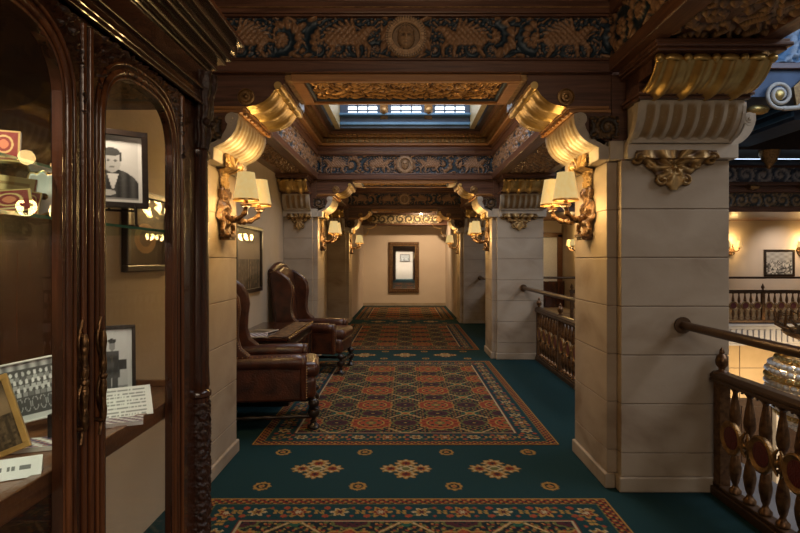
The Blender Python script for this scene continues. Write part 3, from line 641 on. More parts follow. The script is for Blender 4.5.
def make_beam(res, label, group):
    t = thing('ceiling_beam', label, 'beam', (0, 3.85, 2.62), group)
    mb = MB(); mb.box(-1.30, 1.30, 3.50, 4.04, 2.625, 3.30); mb.build('beam_core', M['wood_x'], t)
    mb = MB()
    for sg, yf in ((-1, 3.50), (1, 4.04)):
        def yy(p): return sorted((yf, yf+sg*p))
        mb.box(-1.30, 1.30, *yy(.03), 2.625, 2.70); mb.box(-1.30, 1.30, *yy(.036), 2.70, 2.716); mb.box(-1.30, 1.30, *yy(.035), 2.975, 2.99); mb.box(-1.30, 1.30, *yy(.045), 2.99, 3.07)
    mb.build('moulding', M['wood_x'], t, bevel=.006, seg=2)
    mb = MB(); mb.box(-1.30, 1.30, 3.448, 3.452, 3.020, 3.026); mb.build('gilt_line', M['old_gold'], t)
    for sg, yf in ((-1, 3.50), (1, 4.04)):
        mb = MB(); relief(mb, -1.30, 1.30, .255, .030, lambda U, V, h: (U, yf+sg*(.001+h), 2.718+V), res if sg < 0 else res*1.6, fn=frieze_fn())
        mb.build('carved_frieze', M['relief'], t, smooth=180, color=True, fix=False)
    mb = MB(); mb.lathe([(.128, 0), (.128, .018), (.120, .02)], 36, T(0, 3.50, 2.846) @ RX(PI/2)); mb.build('medallion_rim', M['old_gold'], t, smooth=40)
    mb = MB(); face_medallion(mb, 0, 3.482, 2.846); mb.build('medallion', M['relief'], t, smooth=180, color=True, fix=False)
    # soffit: gilded frame round a carved gold panel
    mb = MB(); a, z0, z1 = .728, 2.578, 2.626
    mb.box(-a, a, 3.502, 3.54, z0, z1); mb.box(-a, a, 4.00, 4.036, z0, z1); mb.box(-a, -.655, 3.54, 4.00, z0, z1); mb.box(.655, a, 3.54, 4.00, z0, z1)
    mb.build('soffit_frame', M['frame_gold'], t, bevel=.006, seg=2)
    mb = MB(); mb.box(-.655, -.632, 3.54, 4.00, 2.592, 2.62); mb.box(.632, .655, 3.54, 4.00, 2.592, 2.62); mb.box(-.655, .655, 3.54, 3.552, 2.592, 2.62); mb.box(-.655, .655, 3.988, 4.00, 2.592, 2.62)
    mb.build('soffit_moulding', M['blue_paint'], t, bevel=.005)
    mb = MB(); relief(mb, -.632, .632, .436, .020, lambda U, V, h: (U, 3.552+V, 2.622-h), .0045, (.07, .018, .010), (.74, .42, .15), fn=lambda U, V, H: np.maximum(scrolls(U+.14, V, H/2.0, .8, 1.25), .75*scrolls(U, V+.05, H/4, .2)), thr=(.2, .85))
    mb.build('soffit_carving', M['relief_gold'], t, smooth=180, color=True, fix=False)
    for s in (-1, 1):
        mb = MB(); q = sorted((s*.728, s*.765)); mb.box(q[0], q[1], 3.515, 4.055, 2.585, 2.632)
        for k in range(17): mb.ball((s*.765, 3.53+k*.032, 2.605), .012, 6, 4)
        mb.build('bead_moulding', M['old_gold'], t)
    return t
bm0 = make_beam(.0055, 'nearest carved cross beam with a face medallion in its blue frieze', 'carved cross beams over the corridor')
dup(bm0, (0, P_, 0), 'second carved cross beam, behind the skylight lantern')
dup(bm0, (0, 2*P_, 0), 'third carved cross beam, seen through the second beam opening')
# end beam against the mirror wall
t = thing('wall_beam', 'last carved beam, brightly lit above the mirror wall', 'beam', (0, 17.2, 2.5))
mb = MB(); mb.box(-1.31, 1.31, 16.95, 17.70, 2.70, 3.28); mb.box(-1.31, 1.31, 16.90, 16.99, 2.52, 2.56); mb.box(-1.31, 1.31, 16.90, 17.0, 2.85, 2.92); mb.box(-1.31, 1.31, 16.95, 17.70, 2.53, 2.75); mb.build('beam_core', M['wood_x'], t, bevel=.006)
mb = MB(); relief(mb, -1.05, 1.05, .26, .03, lambda U, V, h: (U, 16.949-h, 2.57+V), .012, (.09, .075, .05), (.62, .46, .25), fn=lambda U, V, H: scrolls(U, V, H)); mb.build('carved_frieze', M['relief_gold'], t, smooth=180, color=True, fix=False)
for s in (-1, 1):
    mb = MB(); mb.lathe([(.09, -.03), (.09, .03)], 18, T(s*1.06, 16.88, 2.70) @ RX(PI/2)); mb.build('rosette', M['old_gold'], t, smooth=40)
    mb = MB(); fluted(mb, lambda P_, A, Z: (s*(1.36-P_*1.15), A, Z), GOLDP, 16.75, 17.10, 2, .012, 2.42, 'gad', nw=30); fluted(mb, lambda P_, A, Z: (s*(1.31-P_), A, Z), CONS, 16.75, 17.1, 3, .012, 2.165); mb.build('gilded_bracket', M['gold'], t, smooth=60)

# ------------------------------------------------------------------ longitudinal beams
def make_long(side, y0, y1, label, res=.009, wide=.70, group=None):
    s = side; xi = 1.30; xo = xi+wide
    t = thing('longitudinal_beam', label, 'beam', (s*(xi+wide/2), (y0+y1)/2, 2.62), group)
    def bx(mb, a, b_, *r_): q = sorted((s*a, s*b_)); return mb.box(q[0], q[1], *r_)
    mb = MB(); bx(mb, xi+.005, xo, y0, y1, 2.66, 3.28); mb.build('beam_core', M['wood_y'], t)
    mb = MB(); bx(mb, xi-.03, xi+.10, y0, y1, 2.632, 2.716); bx(mb, xo-.10, xo+.015, y0, y1, 2.632, 2.716); bx(mb, xi-.035, xi+.01, y0, y1, 2.975, 3.07)
    mb.build('moulding', M['wood_y'], t, bevel=.008, seg=2)
    mb = MB(); relief(mb, y0, y1, .255, .028, lambda U, V, h: (s*(xi-h), U, 2.718+V), res); mb.build('carved_frieze', M['relief'], t, smooth=180, color=True, fix=False)
    mb = MB(); wd = wide-.2; relief(mb, y0+.02, y1-.02, wd, .035, lambda U, V, h: (s*(xi+.10+V), U, 2.668-h), res, (.030, .018, .012), (.30, .17, .075), fn=lambda U, V, H: scrolls(U, V, H/1.5 if wide < .5 else H/2.0, .4))
    mb.build('soffit_carving', M['relief'], t, smooth=180, color=True, fix=False)
    if wide > .5:
        mb = MB(); relief(mb, y0, y1, .255, .028, lambda U, V, h: (s*(xo+h), U, 2.718+V), res*1.5); mb.build('carved_frieze', M['relief'], t, smooth=180, color=True, fix=False)
    return t
make_long(1, -1.0, 3.50, 'walnut beam with carved soffit running from the near right pier towards the camera', .008)
LB = 'carved beams along the corridor sides'
make_long(1, 4.04, 8.12, 'carved walnut beam on the right between the first and second piers', .010, group=LB)
make_long(1, 8.82, 12.74, 'carved walnut beam on the right between the second and third piers', .02, group=LB)
make_long(-1, 4.04, 8.12, 'carved walnut beam on the left above the leather armchairs', .010, .46, LB)
make_long(-1, 8.82, 12.74, 'carved walnut beam on the left beyond the armchairs', .02, .46, LB)
make_long(-1, -1.0, 3.50, 'carved walnut beam on the left above the glazed cabinet', .014, .46, LB)

# ------------------------------------------------------------------ sconces
def shade_prof(): return [(.086, 0), (.083, .012), (.082, .014), (.056, .170), (.057, .176), (.054, .176)]
def make_sconce():
    # right-hand sconce, wall plane x=0 at local, arms towards -x
    t = thing('wall_sconce', '', 'wall lamp', (0, 0, 0))
    # backplate: shield of bronze with scrolls
    u = np.linspace(-1, 1, 46); v = np.linspace(0, 1, 54); U, V = np.meshgrid(u, v, indexing='ij')
    wd = .62+.38*np.cos((V-.45)*2*PI)*.8+.08*np.cos(V*18); wd = np.clip(wd, .3, 1); q = np.abs(U)/wd
    th = np.arctan2(V-.5, U); r_ = np.hypot(U, V-.5)
    h = np.sqrt(np.clip(1-q**2, 0, 1))*(.60+.25*np.cos(7*th+10*r_)+.15*np.cos(22*V))
    mb = MB(); mb.grid(np.stack([-(.004+.055*h), U*.165, -.155+V*.33], -1), None, q < 1)
    mb.build('backplate', M['sconce'], t, smooth=180, fix=False)
    mb = MB(); mb.box(-.085, 0, -.075, .075, -.165, -.145); mb.box(-.07, 0, -.06, .06, -.185, -.165)
    mb.build('scroll_mount', M['sconce'], t, smooth=50, bevel=.003)
    for s in (-1, 1):
        mb = MB(); mb.tube([(-.01+.0, s*.05, .10), (-.02, s*.085, .12), (-.02, s*.10, .155), (-.02, s*.075, .17), (-.02, s*.062, .15)], [.014, .018, .016, .012, .007], 8); mb.build('scroll_curl', M['sconce'], t, smooth=50)
        mb = MB(); mb.tube([(-.03, s*.06, -.06), (-.04, s*.105, -.08), (-.04, s*.125, -.115), (-.04, s*.10, -.14), (-.04, s*.08, -.12)], [.014, .018, .016, .012, .007], 8); mb.build('scroll_curl', M['sconce'], t, smooth=50)
    for s in (-1, 1):
        pts = [(-.05, s*.04, -.03), (-.10, s*.09, -.055), (-.16, s*.135, -.045), (-.205, s*.165, -.01), (-.215, s*.17, .035)]
        cp = []; 
        for i in range(len(pts)-1):
            for k in range(4):
                f = k/4; cp.append(tuple(pts[i][j]*(1-f)+pts[i+1][j]*f for j in range(3)))
        cp.append(pts[-1])
        mb = MB(); mb.tube(cp, [.020-.008*abs(math.sin(i*.8))+.002 for i in range(len(cp))], 10); mb.ball((-.12, s*.105, -.05), .024, 8, 6)
        arm = mb.build('arm', M['sconce'], t, smooth=60)
        mb = MB(); mb.lathe([(.012, .025), (.034, .035), (.040, .045), (.030, .052), (.014, .056), (.014, .075)], 14, T(-.215, s*.17, 0)); mb.build('drip_cup', M['sconce'], arm, smooth=50)
        mb = MB(); mb.lathe([(.084, .068), (.086, .074), (.084, .082)], 24, T(-.215, s*.17, 0), cap=False)
        for k in range(3):
            a = 2*PI*k/3; mb.tube([(-.215, s*.17, .07), (-.215+.083*math.cos(a), s*.17+.083*math.sin(a), .075)], .003, 6)
        mb.build('shade_ring', M['nail'], arm, smooth=60)
        mb = MB(); mb.lathe([(r_, z+.082) for r_, z in shade_prof()], 28, T(-.215, s*.17, 0), cap=False); mb.build('lamp_shade', M['shade'], arm, smooth=50, fix=True)
        mb = MB(); mb.ball((-.215, s*.17, .155), .026, 10, 8, 1, 1, 1.25); mb.build('bulb', M['bulb'], arm, smooth=180)
    return t
sc0 = make_sconce()
SG = 'bronze twin-shade wall sconces on the piers'
sl = bpy.data.lights.new('sconce_glow', 'POINT'); sl.energy = 11.0; sl.color = (1.0, 0.64, 0.24); sl.shadow_soft_size = .06
su = bpy.data.lights.new('sconce_uplight', 'POINT'); su.energy = 2.4; su.color = (1.0, 0.64, 0.24); su.shadow_soft_size = .05
def sconce_light(x, y, z, sgn):
    for s in (-1, 1):
        for dz in (.03, .36):
            o = bpy.data.objects.new('sconce_glow', sl if dz < .1 else su); COL.objects.link(o); o.location = (x-sgn*.215, y+s*.17, z+dz)
Z0 = 1.775
sp = []
for i, lab in enumerate(('on the near right pier, large cream shades', 'on the second pier on the right', 'on the farthest right pier beside the mirror wall')):
    y = 3.87+P_*i
    if i == 0: sc0.location = (1.28, y, Z0); sc0['label'] = 'bronze wall sconce with two cream shades on the near right pier'; sc0['group'] = SG
    else: dup(sc0, None, 'bronze twin-shade wall sconce '+lab, loc=(1.28, y, Z0), group=SG)
    sconce_light(1.28, y, Z0, 1)
for i, lab in enumerate(('on the near left pier beside the display cabinet', 'on the left pier behind the far armchair', 'on the farthest left pier beside the mirror wall')):
    y = 3.87+P_*i
    dup(sc0, None, 'bronze twin-shade wall sconce '+lab, loc=(-1.28, y, Z0), rz=PI, group=SG)
    sconce_light(-1.28, y, Z0, -1)
for (x, y, rz, lab) in ((10.2, 17.40, -PI/2, 'small glowing sconce across the atrium, left of the gallery picture'), (12.42, 17.40, -PI/2, 'small glowing sconce across the atrium at the right edge of the photo'),
                        (4.92, 15.72, 0, 'small glowing sconce seen between the right piers beside the gallery doorway')):
    dup(sc0, None, lab, loc=(x, y, Z0+.0), rz=rz+PI if rz else 0, group='sconces across the atrium')
    o = bpy.data.objects.new('sconce_glow', sl); COL.objects.link(o); o.location = (x-(.22 if rz == 0 else 0), y-(.22 if rz else 0), Z0+.03)
    o = bpy.data.objects.new('sconce_glow', sl); COL.objects.link(o); o.location = (x-(.22 if rz == 0 else 0), y-(.22 if rz else 0), Z0+.32)

# ------------------------------------------------------------------ balustrades and handrails
BP = [(.020, 0), (.034, .005), (.034, .02), (.020, .035), (.014, .05), (.022, .07), (.032, .12), (.034, .15), (.026, .205), (.016, .245), (.012, .26), (.024, .275), (.026, .29), (.014, .30),
      (.012, .33), (.024, .345), (.024, .36), (.013, .372), (.016, .385), (.030, .42), (.033, .455), (.024, .52), (.015, .575), (.013, .60), (.024, .612), (.026, .63)]
def make_balustrade(n=7, name='balustrade', detail=14):
    # runs along -y from the newel at y=0; plane x=0; 1.1 m long
    t = thing(name, '', 'balustrade', (0, 0, 0))
    L_ = .1375*(n+1)
    mb = MB(); mb.box(-.035, .035, -.035, .035, 0, .72); mb.build('newel_post', M['baluster'], t, bevel=.006)
    mb = MB(); mb.lathe([(.045, .74), (.048, .76), (.020, .775), (.018, .785), (.034, .805), (.038, .83), (.030, .86), (.014, .875), (.016, .885), (.012, .90), (.002, .915)], 16); mb.build('finial', M['baluster'], t, smooth=40)
    mb = MB(); mb.box(-.055, .055, -L_, .04, .705, .725); mb.prism([(-.05, .725), (.05, .725), (.052, .745), (.03, .765), (-.03, .765), (-.052, .745)], 'y', -L_, .045); mb.build('top_rail', M['rail'], t, bevel=.004)
    mb = MB(); mb.box(-.05, .05, -L_, .04, 0, .055); mb.box(-.035, .035, -L_, .04, .055, .075); mb.build('bottom_rail', M['rail'], t, bevel=.005)
    # arched apron under the rail
    mb = MB()
    for k in range(n+1):
        yc = -.1375*(k+.5); pts = [(yc-.069, .706), (yc+.069, .706), (yc+.069, .675)]
        for j in range(9):
            a = PI*j/8; pts.append((yc+.058*math.cos(a), .660+.028*math.sin(a)))
        pts.append((yc-.069, .675)); mb.prism(pts, 'x', -.008, .008)
        mb.ball((0, yc, .684), .010, 6, 4)
    mb.build('apron', M['rail'], t)
    for k in range(n):
        y = -.1375*(k+1)
        mb = MB(); mb.lathe([(r_, z+.075) for r_, z in BP], detail, T(0, y, 0)); bl = mb.build('baluster', M['baluster'], t, smooth=45)
        if k % 2 == 0:
            mb = MB(); mb.lathe([(.001, .034), (.066, .030), (.068, .026)], 28, T(0, y, .40) @ RY(-PI/2)); mb.build('medallion', M['red_disc'], t, smooth=40)
            mb = MB(); mb.lathe([(.068, .0), (.090, .004), (.102, .018), (.100, .034), (.090, .040), (.078, .034), (.068, .028)], 28, T(0, y, .40) @ RY(-PI/2)); mb.build('medallion_rim', M['old_gold'], t, smooth=50)
        else:
            mb = MB()
            for s in (-1, 1): mb.tube([(-.02, y+s*.01, .47), (-.025, y+s*.03, .44), (-.025, y+s*.035, .40), (-.025, y+s*.03, .36), (-.02, y+s*.01, .33)], [.006, .011, .014, .011, .006], 7)
            mb.ball((-.02, y, .40), .024, 10, 6); mb.build('knot', M['old_gold'], t, smooth=60)
    return t
bal = make_balustrade()
bal.location = (1.94, 3.41, 0); bal['label'] = 'bronze balustrade with red medallions in the right foreground'
BG = 'bronze balustrade sections along the atrium edge'; bal['group'] = BG
dup(bal, None, 'section of bronze balustrade nearest the camera, at the right edge', loc=(1.94, 2.31, 0))
for i, y in enumerate((8.03, 6.93, 5.83)):
    dup(bal, None, ('bronze balustrade section touching the second right pier', 'bronze balustrade section between the two right piers, nearer half', 'bronze balustrade section hidden closest behind the near right pier')[i], loc=(1.94, y, 0))
for i, y in enumerate((12.6, 11.5, 10.4)):
    dup(bal, None, ('bronze balustrade section against the farthest right pier', 'middle bronze balustrade section beyond the second right pier', 'bronze balustrade section just beyond the second right pier')[i], loc=(1.94, y, 0))
def handrail(y0, y1, label):
    t = thing('handrail', label, 'handrail', (1.725, y0, 1.04), 'brown tube handrails above the balustrades')
    mb = MB(); mb.tube([(1.725, y0+.01, 1.044), (1.725, y1, 1.044)], .026, 16); mb.build('tube', M['rail'], t, smooth=60)
    mb = MB(); mb.lathe([(.03, -.03), (.048, -.014), (.052, 0), (.052, .012), (.03, .014)], 20, T(1.725, y0, 1.044) @ RX(PI/2)); mb.build('wall_flange', M['rail'], t, smooth=40)
    return t
handrail(3.465, -.4, 'thick brown tube handrail fixed to the near right pier')
handrail(8.085, 4.275, 'brown tube handrail fixed to the second right pier')
handrail(12.705, 8.895, 'short visible brown tube handrail fixed to the farthest right pier')

# ------------------------------------------------------------------ across the atrium
wall('floor_lobby', 2.0, 14, -7.4, 18, -4.2, -4.0, 'grey_stone')
wall('wall_right', 13.4, 13.6, -7.4, 18, -4.2, 6.3, 'plaster')
wall('wall_under_gallery', 2.0, 2.3, -7.4, 12.9, -4.0, -.42, 'stone')
wall('ceiling_atrium', 2.0, 13.6, -7.4, 18, 6.2, 6.35, 'blue_paint')
wall('wall_atrium_back', 2.2, 13.6, -7.4, -7.2, -4.2, 6.3, 'plaster')
wall('floor_gallery', 2.02, 13.4, 12.72, 18, -.40, 0, 'stone')
M['warm_stone'] = basic('honey stone', [(0.3, (0.50, 0.36, 0.20)), (0.7, (0.62, 0.47, 0.28))], (1, 1, 1), 2, 6, 0.7)
wall('wall_lobby_far', 2.3, 13.4, 13.6, 13.9, -4.0, -.40, 'warm_stone')
mb = MB(); mb.box(2.3, 13.4, 13.52, 13.6, -4.0, -1.95); mb.box(2.3, 13.4, 13.50, 13.6, -1.98, -1.92)
for k in range(14): mb.box(2.6+k*.8, 3.2+k*.8, 13.49, 13.53, -3.8, -2.1)
struct(mb.build('trim_143', M['dark_paint'], bevel=.01))
mb = MB(); mb.box(8.95, 9.15, 13.35, 13.52, -4, -1.9); mb.box(8.90, 9.20, 13.33, 13.52, -1.9, -1.8); struct(mb.build('trim_144', M['white_stone'], bevel=.02))
wall('wall_gallery', 2.02, 13.4, 17.4, 17.7, 0, 4.0, 'plaster_pink')
wall('wall_upper_left', 1.95, 2.02, -7.4, 12.8, 3.28, 6.3, 'blue_paint')
# lobby joints in the warm stone wall
mb = MB()
for z in (-1.2, -2.0, -2.8): mb.box(2.3, 13.4, 13.585, 13.6, z, z+.015)
for i, x in enumerate((8.2, 9.3, 10.45, 11.6)): mb.box(x, x+.015, 13.585, 13.6, -4, -.4)
struct(mb.build('trim_140', M['mortar']))
# gallery fascia: white fluted band with row of little arches
mb = MB(); mb.box(2.42, 13.4, 12.60, 12.72, -.06, .0); mb.box(2.42, 13.4, 12.64, 12.72, -.12, -.06); mb.box(2.42, 13.4, 12.68, 12.72, -.46, -.12); mb.box(2.42, 13.4, 12.64, 12.72, -.50, -.46)
struct(mb.build('trim_141', M['white_stone'], bevel=.008))
mb = MB()
for k in range(84): x = 2.5+k*.13; mb.box(x, x+.065, 12.645, 12.69, -.42, -.14)
struct(mb.build('trim_142', M['white_stone'], bevel=.006))
# gallery balustrade sections (they run along x)
gl = make_balustrade(7, 'gallery_balustrade', 8)
GLX = [2.75+1.1*i for i in range(9)]
for i, x in enumerate(GLX):
    lab = 'distant bronze balustrade of the gallery across the atrium, section %s' % ('next to the farthest right pier', 'seen left in the gap between the right piers', 'seen in the gap between the right piers', 'hidden behind the near right pier, left part', 'hidden behind the near right pier, middle part', 'just left of the visible gallery picture wall', 'below the left gallery sconce', 'left below the gallery picture', 'right below the gallery picture')[i]
    lab = lab[:] ; words_ = lab.split()
    lab = ' '.join(words_[:16])
    if i == 0: gl.location = (x+1.1, 12.78, 0); gl.rotation_euler = (0, 0, PI/2*1); gl['label'] = 'distant gallery balustrade section beside the farthest right pier'; gl['group'] = 'balustrade sections of the gallery across the atrium'; continue
    dup(gl, None, ('', 'gallery balustrade section seen at left in the gap between right piers', 'gallery balustrade section at right in the gap between right piers', 'gallery balustrade section left behind the near right pier', 'gallery balustrade section fully behind the near right pier', 'gallery balustrade section right of the near pier edge', 'gallery balustrade section under the left gallery sconce', 'gallery balustrade section to the left below the gallery picture', 'gallery balustrade section at the right edge below the gallery picture')[i], loc=(x+1.1, 12.78, 0), rz=PI/2)
mb = MB(); mb.tube([(2.5, 12.95, 1.04), (13.4, 12.95, 1.04)], .026, 10)
hr = mb.build('gallery_handrail', M['rail'], smooth=60); tag(hr, 'long thin brown handrail of the gallery across the atrium', 'handrail')
# entablature above the gallery
t = thing('gallery_entablature', 'stacked carved blue and gold beams above the gallery across the atrium', 'beam', (7.8, 12.9, 2.6))
mb = MB(); mb.box(2.02, 13.4, 12.72, 13.4, 2.55, 3.05); mb.box(2.02, 13.4, 12.60, 12.72, 2.99, 3.08); mb.box(2.02, 13.4, 12.66, 12.72, 2.55, 2.66); mb.box(2.02, 13.4, 12.60, 13.4, 3.15, 3.20); mb.box(2.02, 13.4, 12.70, 13.4, 3.05, 3.66); mb.build('beam_core', M['wood_x'], t, bevel=.008)
mb = MB(); relief(mb, 2.1, 13.3, .30, .04, lambda U, V, h: (U, 12.718-h, 2.68+V), .03, (.02, .022, .022), (.24, .15, .07)); mb.build('lower_frieze', M['relief'], t, smooth=180, color=True, fix=False)
mb = MB(); relief(mb, 2.1, 13.3, .32, .06, lambda U, V, h: (U, 12.698-h, 3.24+V), .03, (.035, .045, .07), (.30, .26, .24), fn=lambda U, V, H: scrolls(U, V, H, 0, 1.25)); mb.build('upper_frieze', M['relief'], t, smooth=180, color=True, fix=False)
mb = MB(); mb.box(2.02, 13.4, 12.50, 12.72, 3.66, 3.72); mb.box(2.02, 13.4, 12.44, 12.60, 3.60, 3.66); mb.build('painted_band', M['blue_paint'], t, bevel=.008)
for k in range(9):
    x = 3.2+k*1.17
    mb = MB(); mb.prism([(12.70, 3.05), (12.48, 3.05), (12.46, 3.12), (12.55, 3.16), (12.70, 3.20)], 'x', x-.1, x+.1); mb.ball((x, 12.56, 3.10), .07, 8, 6); mb.build('bracket', M['old_gold'], t, bevel=.01)
    mb = MB(); mb.lathe([(.03, 3.52), (.08, 3.58), (.15, 3.66), (.17, 3.75), (.20, 3.80), (.22, 3.90)], 10, T(x+.3, 12.45, 0)); mb.ball((x+.3, 12.45, 3.54), .05, 8, 5); mb.build('pendant_bracket', M['old_gold'], t, smooth=40)
# gallery ceiling above rail
wall('ceiling_gallery', 2.02, 13.4, 13.4, 17.5, 2.68, 2.80, 'wood_y')
# coving and high beams in blue daylight
mb = MB(); mb.box(2.02, 13.4, 12.3, 13.4, 3.9, 6.2); struct(mb.build('wall_atrium_far', M['dark_paint']))
def high_beam(loc, size, label, cons=True):
    x0, x1, y0, y1, z0, z1 = size
    t = thing('atrium_beam', label, 'beam', ((x0+x1)/2, y0, z0))
    mb = MB(); mb.box(x0, x1, y0, y1, z0, z1); mb.build('beam_core', M['blue_paint'], t, bevel=.01)
    return t
t = high_beam(None, (2.02, 13.4, 9.2, 9.9, 4.15, 6.2), 'high slate-blue cross beam over the atrium with a carved blue frieze')
mb = MB(); relief(mb, 2.1, 13.3, .62, .07, lambda U, V, h: (U, 9.198-h, 4.72+V), .03, (.03, .09, .16), (.24, .27, .30)); mb.build('carved_frieze', M['relief'], t, smooth=180, color=True, fix=False)
mb = MB(); mb.box(2.02, 13.4, 9.12, 9.2, 4.60, 4.70); mb.build('moulding', M['wood_x'], t, bevel=.01)
t = high_beam(None, (6.95, 7.6, 9.9, 12.3, 3.95, 4.5), 'blue lit timber beam over the atrium running towards the far gallery')
mb = MB(); mb.box(6.9, 6.95, 9.9, 12.3, 4.02, 4.10); mb.box(6.88, 6.95, 9.9, 12.3, 4.2, 4.26); mb.build('moulding', M['blue_bright'], t, bevel=.005)
# big cream and gold scroll console under the high beam
t = thing('scroll_console', 'cream scroll console with gold filigree below the high blue beam, top right', 'console', (6.4, 9.15, 4.1))
mb = MB()
sp_ = []
for k in range(40):
    a = k/39*2.2*2*PI; r_ = .04+.19*(k/39); sp_.append((6.15+r_*math.cos(a-2.4), 9.10, 4.16+r_*math.sin(a-2.4)))
mb.tube(sp_, .032, 8)
e = sp_[-1]; mb.tube([(6.15+.05, 9.10, 3.93), (6.45, 9.10, 3.95), (6.7, 9.1, 4.15), (7.0, 9.1, 4.42), (7.5, 9.1, 4.58)], .04, 8)
mb.build('scroll', M['cream_stone'], t, smooth=60)
mb = MB(); mb.prism([(6.45, 3.98), (6.70, 4.18), (7.0, 4.44), (7.5, 4.60), (6.7, 4.58), (6.4, 4.3)], 'y', 9.13, 9.19); mb.build('web', M['old_gold'], t)
mb = MB(); mb.ball((5.95, 9.35, 3.98), .12, 10, 6, 1.6, 1, .7); mb.ball((6.15, 9.1, 4.16), .09, 10, 6, 1, .5, 1); mb.build('boss', M['gold'], t, smooth=60)

# door and picture on the gallery wall
dr = thing('door_1', '', 'door', (5.1, 17.35, 0)); dr['kind'] = 'structure'; del dr['label']; del dr['category']
mb = MB(); mb.box(4.3, 4.76, 17.30, 17.40, 0, 2.16); mb.build('door_leaf', M['white'], dr, bevel=.01)
mb = MB(); mb.box(4.20, 4.30, 17.26, 17.42, 0, 2.25); mb.box(4.76, 4.92, 17.26, 17.42, 0, 2.25); mb.box(4.2, 4.92, 17.26, 17.42, 2.16, 2.30); mb.build('door_frame', M['shelf_wood'], dr, bevel=.01)
mb = MB(); mb.box(4.3, 4.9, 17.0, 17.25, 0, .80); ch_ = mb.build('low_cupboard', M['cab'], bevel=.01); tag(ch_, 'low dark wooden cupboard in front of the pale gallery door', 'cupboard')
mb = MB(); mb.box(4.92, 5.6, 15.5, 17.4, 0, 2.68); struct(mb.build('wall_gallery_pier', M['plaster']))

# ------------------------------------------------------------------ pictures
def frame(mb, w_, h_, t_, d_, M_):
    mb.box(-w_/2, w_/2, -d_, 0, -h_/2, -h_/2+t_, M_); mb.box(-w_/2, w_/2, -d_, 0, h_/2-t_, h_/2, M_)
    mb.box(-w_/2, -w_/2+t_, -d_, 0, -h_/2+t_, h_/2-t_, M_); mb.box(w_/2-t_, w_/2, -d_, 0, -h_/2+t_, h_/2-t_, M_)
def print_panel(mb, w_, h_, fn, M_, nx=70, nz=90, y=-.006):
    x = np.linspace(-1, 1, nx); z = np.linspace(-1, 1, nz); X, Z = np.meshgrid(x, z, indexing='ij')
    C_ = fn(X, Z); P = np.stack([X*w_/2, np.full_like(X, y), Z*h_/2], -1).reshape(-1, 3)
    R3 = np.array([[M_[i][j] for j in range(3)] for i in range(3)]); P = (P @ R3.T+np.array(M_.translation)).reshape(X.shape+(3,))
    mb.grid(P, C_)
def g3(a): return np.repeat(a[..., None], 3, -1)
def crowd(X, Z):
    g = .30+0*X; g = np.where(Z > .15, .42+.1*np.sin(X*9)*np.sin(Z*14), g)
    cell = (np.floor(X*11)+np.floor(Z*9)*1.7); h = np.abs(np.sin(cell*12.9898)*43758.5) % 1
    g = np.where(Z < .1, .05+.75*h**1.6, g); g = np.where((Z > -.1) & (Z < .25), .12+.5*h, g)
    return g3(np.clip(g, .03, .9))*np.array([1, .96, .9])
def streaks(X, Z):
    c = np.floor(X*10); h = np.abs(np.sin(c*12.9898)*43758.5) % 1; h2 = np.abs(np.sin((np.floor(X*14)+np.floor(Z*12)*3.1)*7.7)*9871) % 1
    g = np.where(Z < .0, .05+.26*h*h2, .30+.10*np.sin(Z*5)-.12*Z); return g3(g)*np.array([1.05, .74, .42])  # golden upper half: sconce reflection on the glass, put into the print colour
def portrait(X, Z):
    g = .62-.10*Z+.0*X
    g = np.where(((X-.0)/1.0)**2+((Z+.75)/.75)**2 < 1, .055+.03*np.sin(X*20), g)          # jacket
    g = np.where((np.abs(X-.05)-.35*np.abs(Z+.6) < .03) & (Z < -.15) & (Z > -.6), .7, g)
    g = np.where(((X-.02)/.30)**2+((Z-.22)/.34)**2 < 1, .42+.12*X, g); g = np.where((((X-.0)/.29)**2+((Z-.50)/.13)**2 < 1) | ((np.abs(np.abs(X-.02)-.28) < .035) & (np.abs(Z-.36) < .14)), .05, g)
    g = np.where((np.hypot((np.abs(X-.02)-.11)/.06, (Z-.24)/.03) < 1), .12, g); g = np.where((np.hypot((X-.02)/.09, (Z-.05)/.02) < 1), .18, g)
    g = np.where(((X+.3)/.45)**2+((Z+.72)/.10)**2 < 1, .55, g); g = np.where(Z < -.86, .25, g)
    b_ = (np.abs(X) > .88) | (np.abs(Z) > .90); g = np.where(b_, .72, g)
    return g3(g)*np.array([1, .97, .90])
def standing(X, Z):
    g = .60+.12*Z; g = np.where(Z < -.45, .30+.15*np.sin(X*30)*np.sin(Z*26), g)
    x = X-.30
    g = np.where((np.abs(X+.45) < .22) & (Z < .05) & (Z > -.8), .38, g)
    g = np.where((np.abs(x) < .26-.06*Z) & (Z > -.25) & (Z < .42), .07+.03*np.sin(Z*20), g); g = np.where((np.abs(x) < .20) & (Z > -.85) & (Z <= -.25) & (np.abs(x) > .02), .09, g)
    g = np.where(((x)/.11)**2+((Z-.56)/.12)**2 < 1, .30, g); g = np.where((x/.15)**2+((Z-.69)/.06)**2 < 1, .05, g)
    g = np.where((np.abs(x-.30) < .22) & (np.abs(Z-.08) < .12), .05, g); g = np.where(np.hypot((x-.45)/.3, (Z+.75)/.16) < 1, .06, g)
    b_ = (X > .86) | (np.abs(Z) > .93) | (X < -.9); return g3(np.where(b_, .66, g))
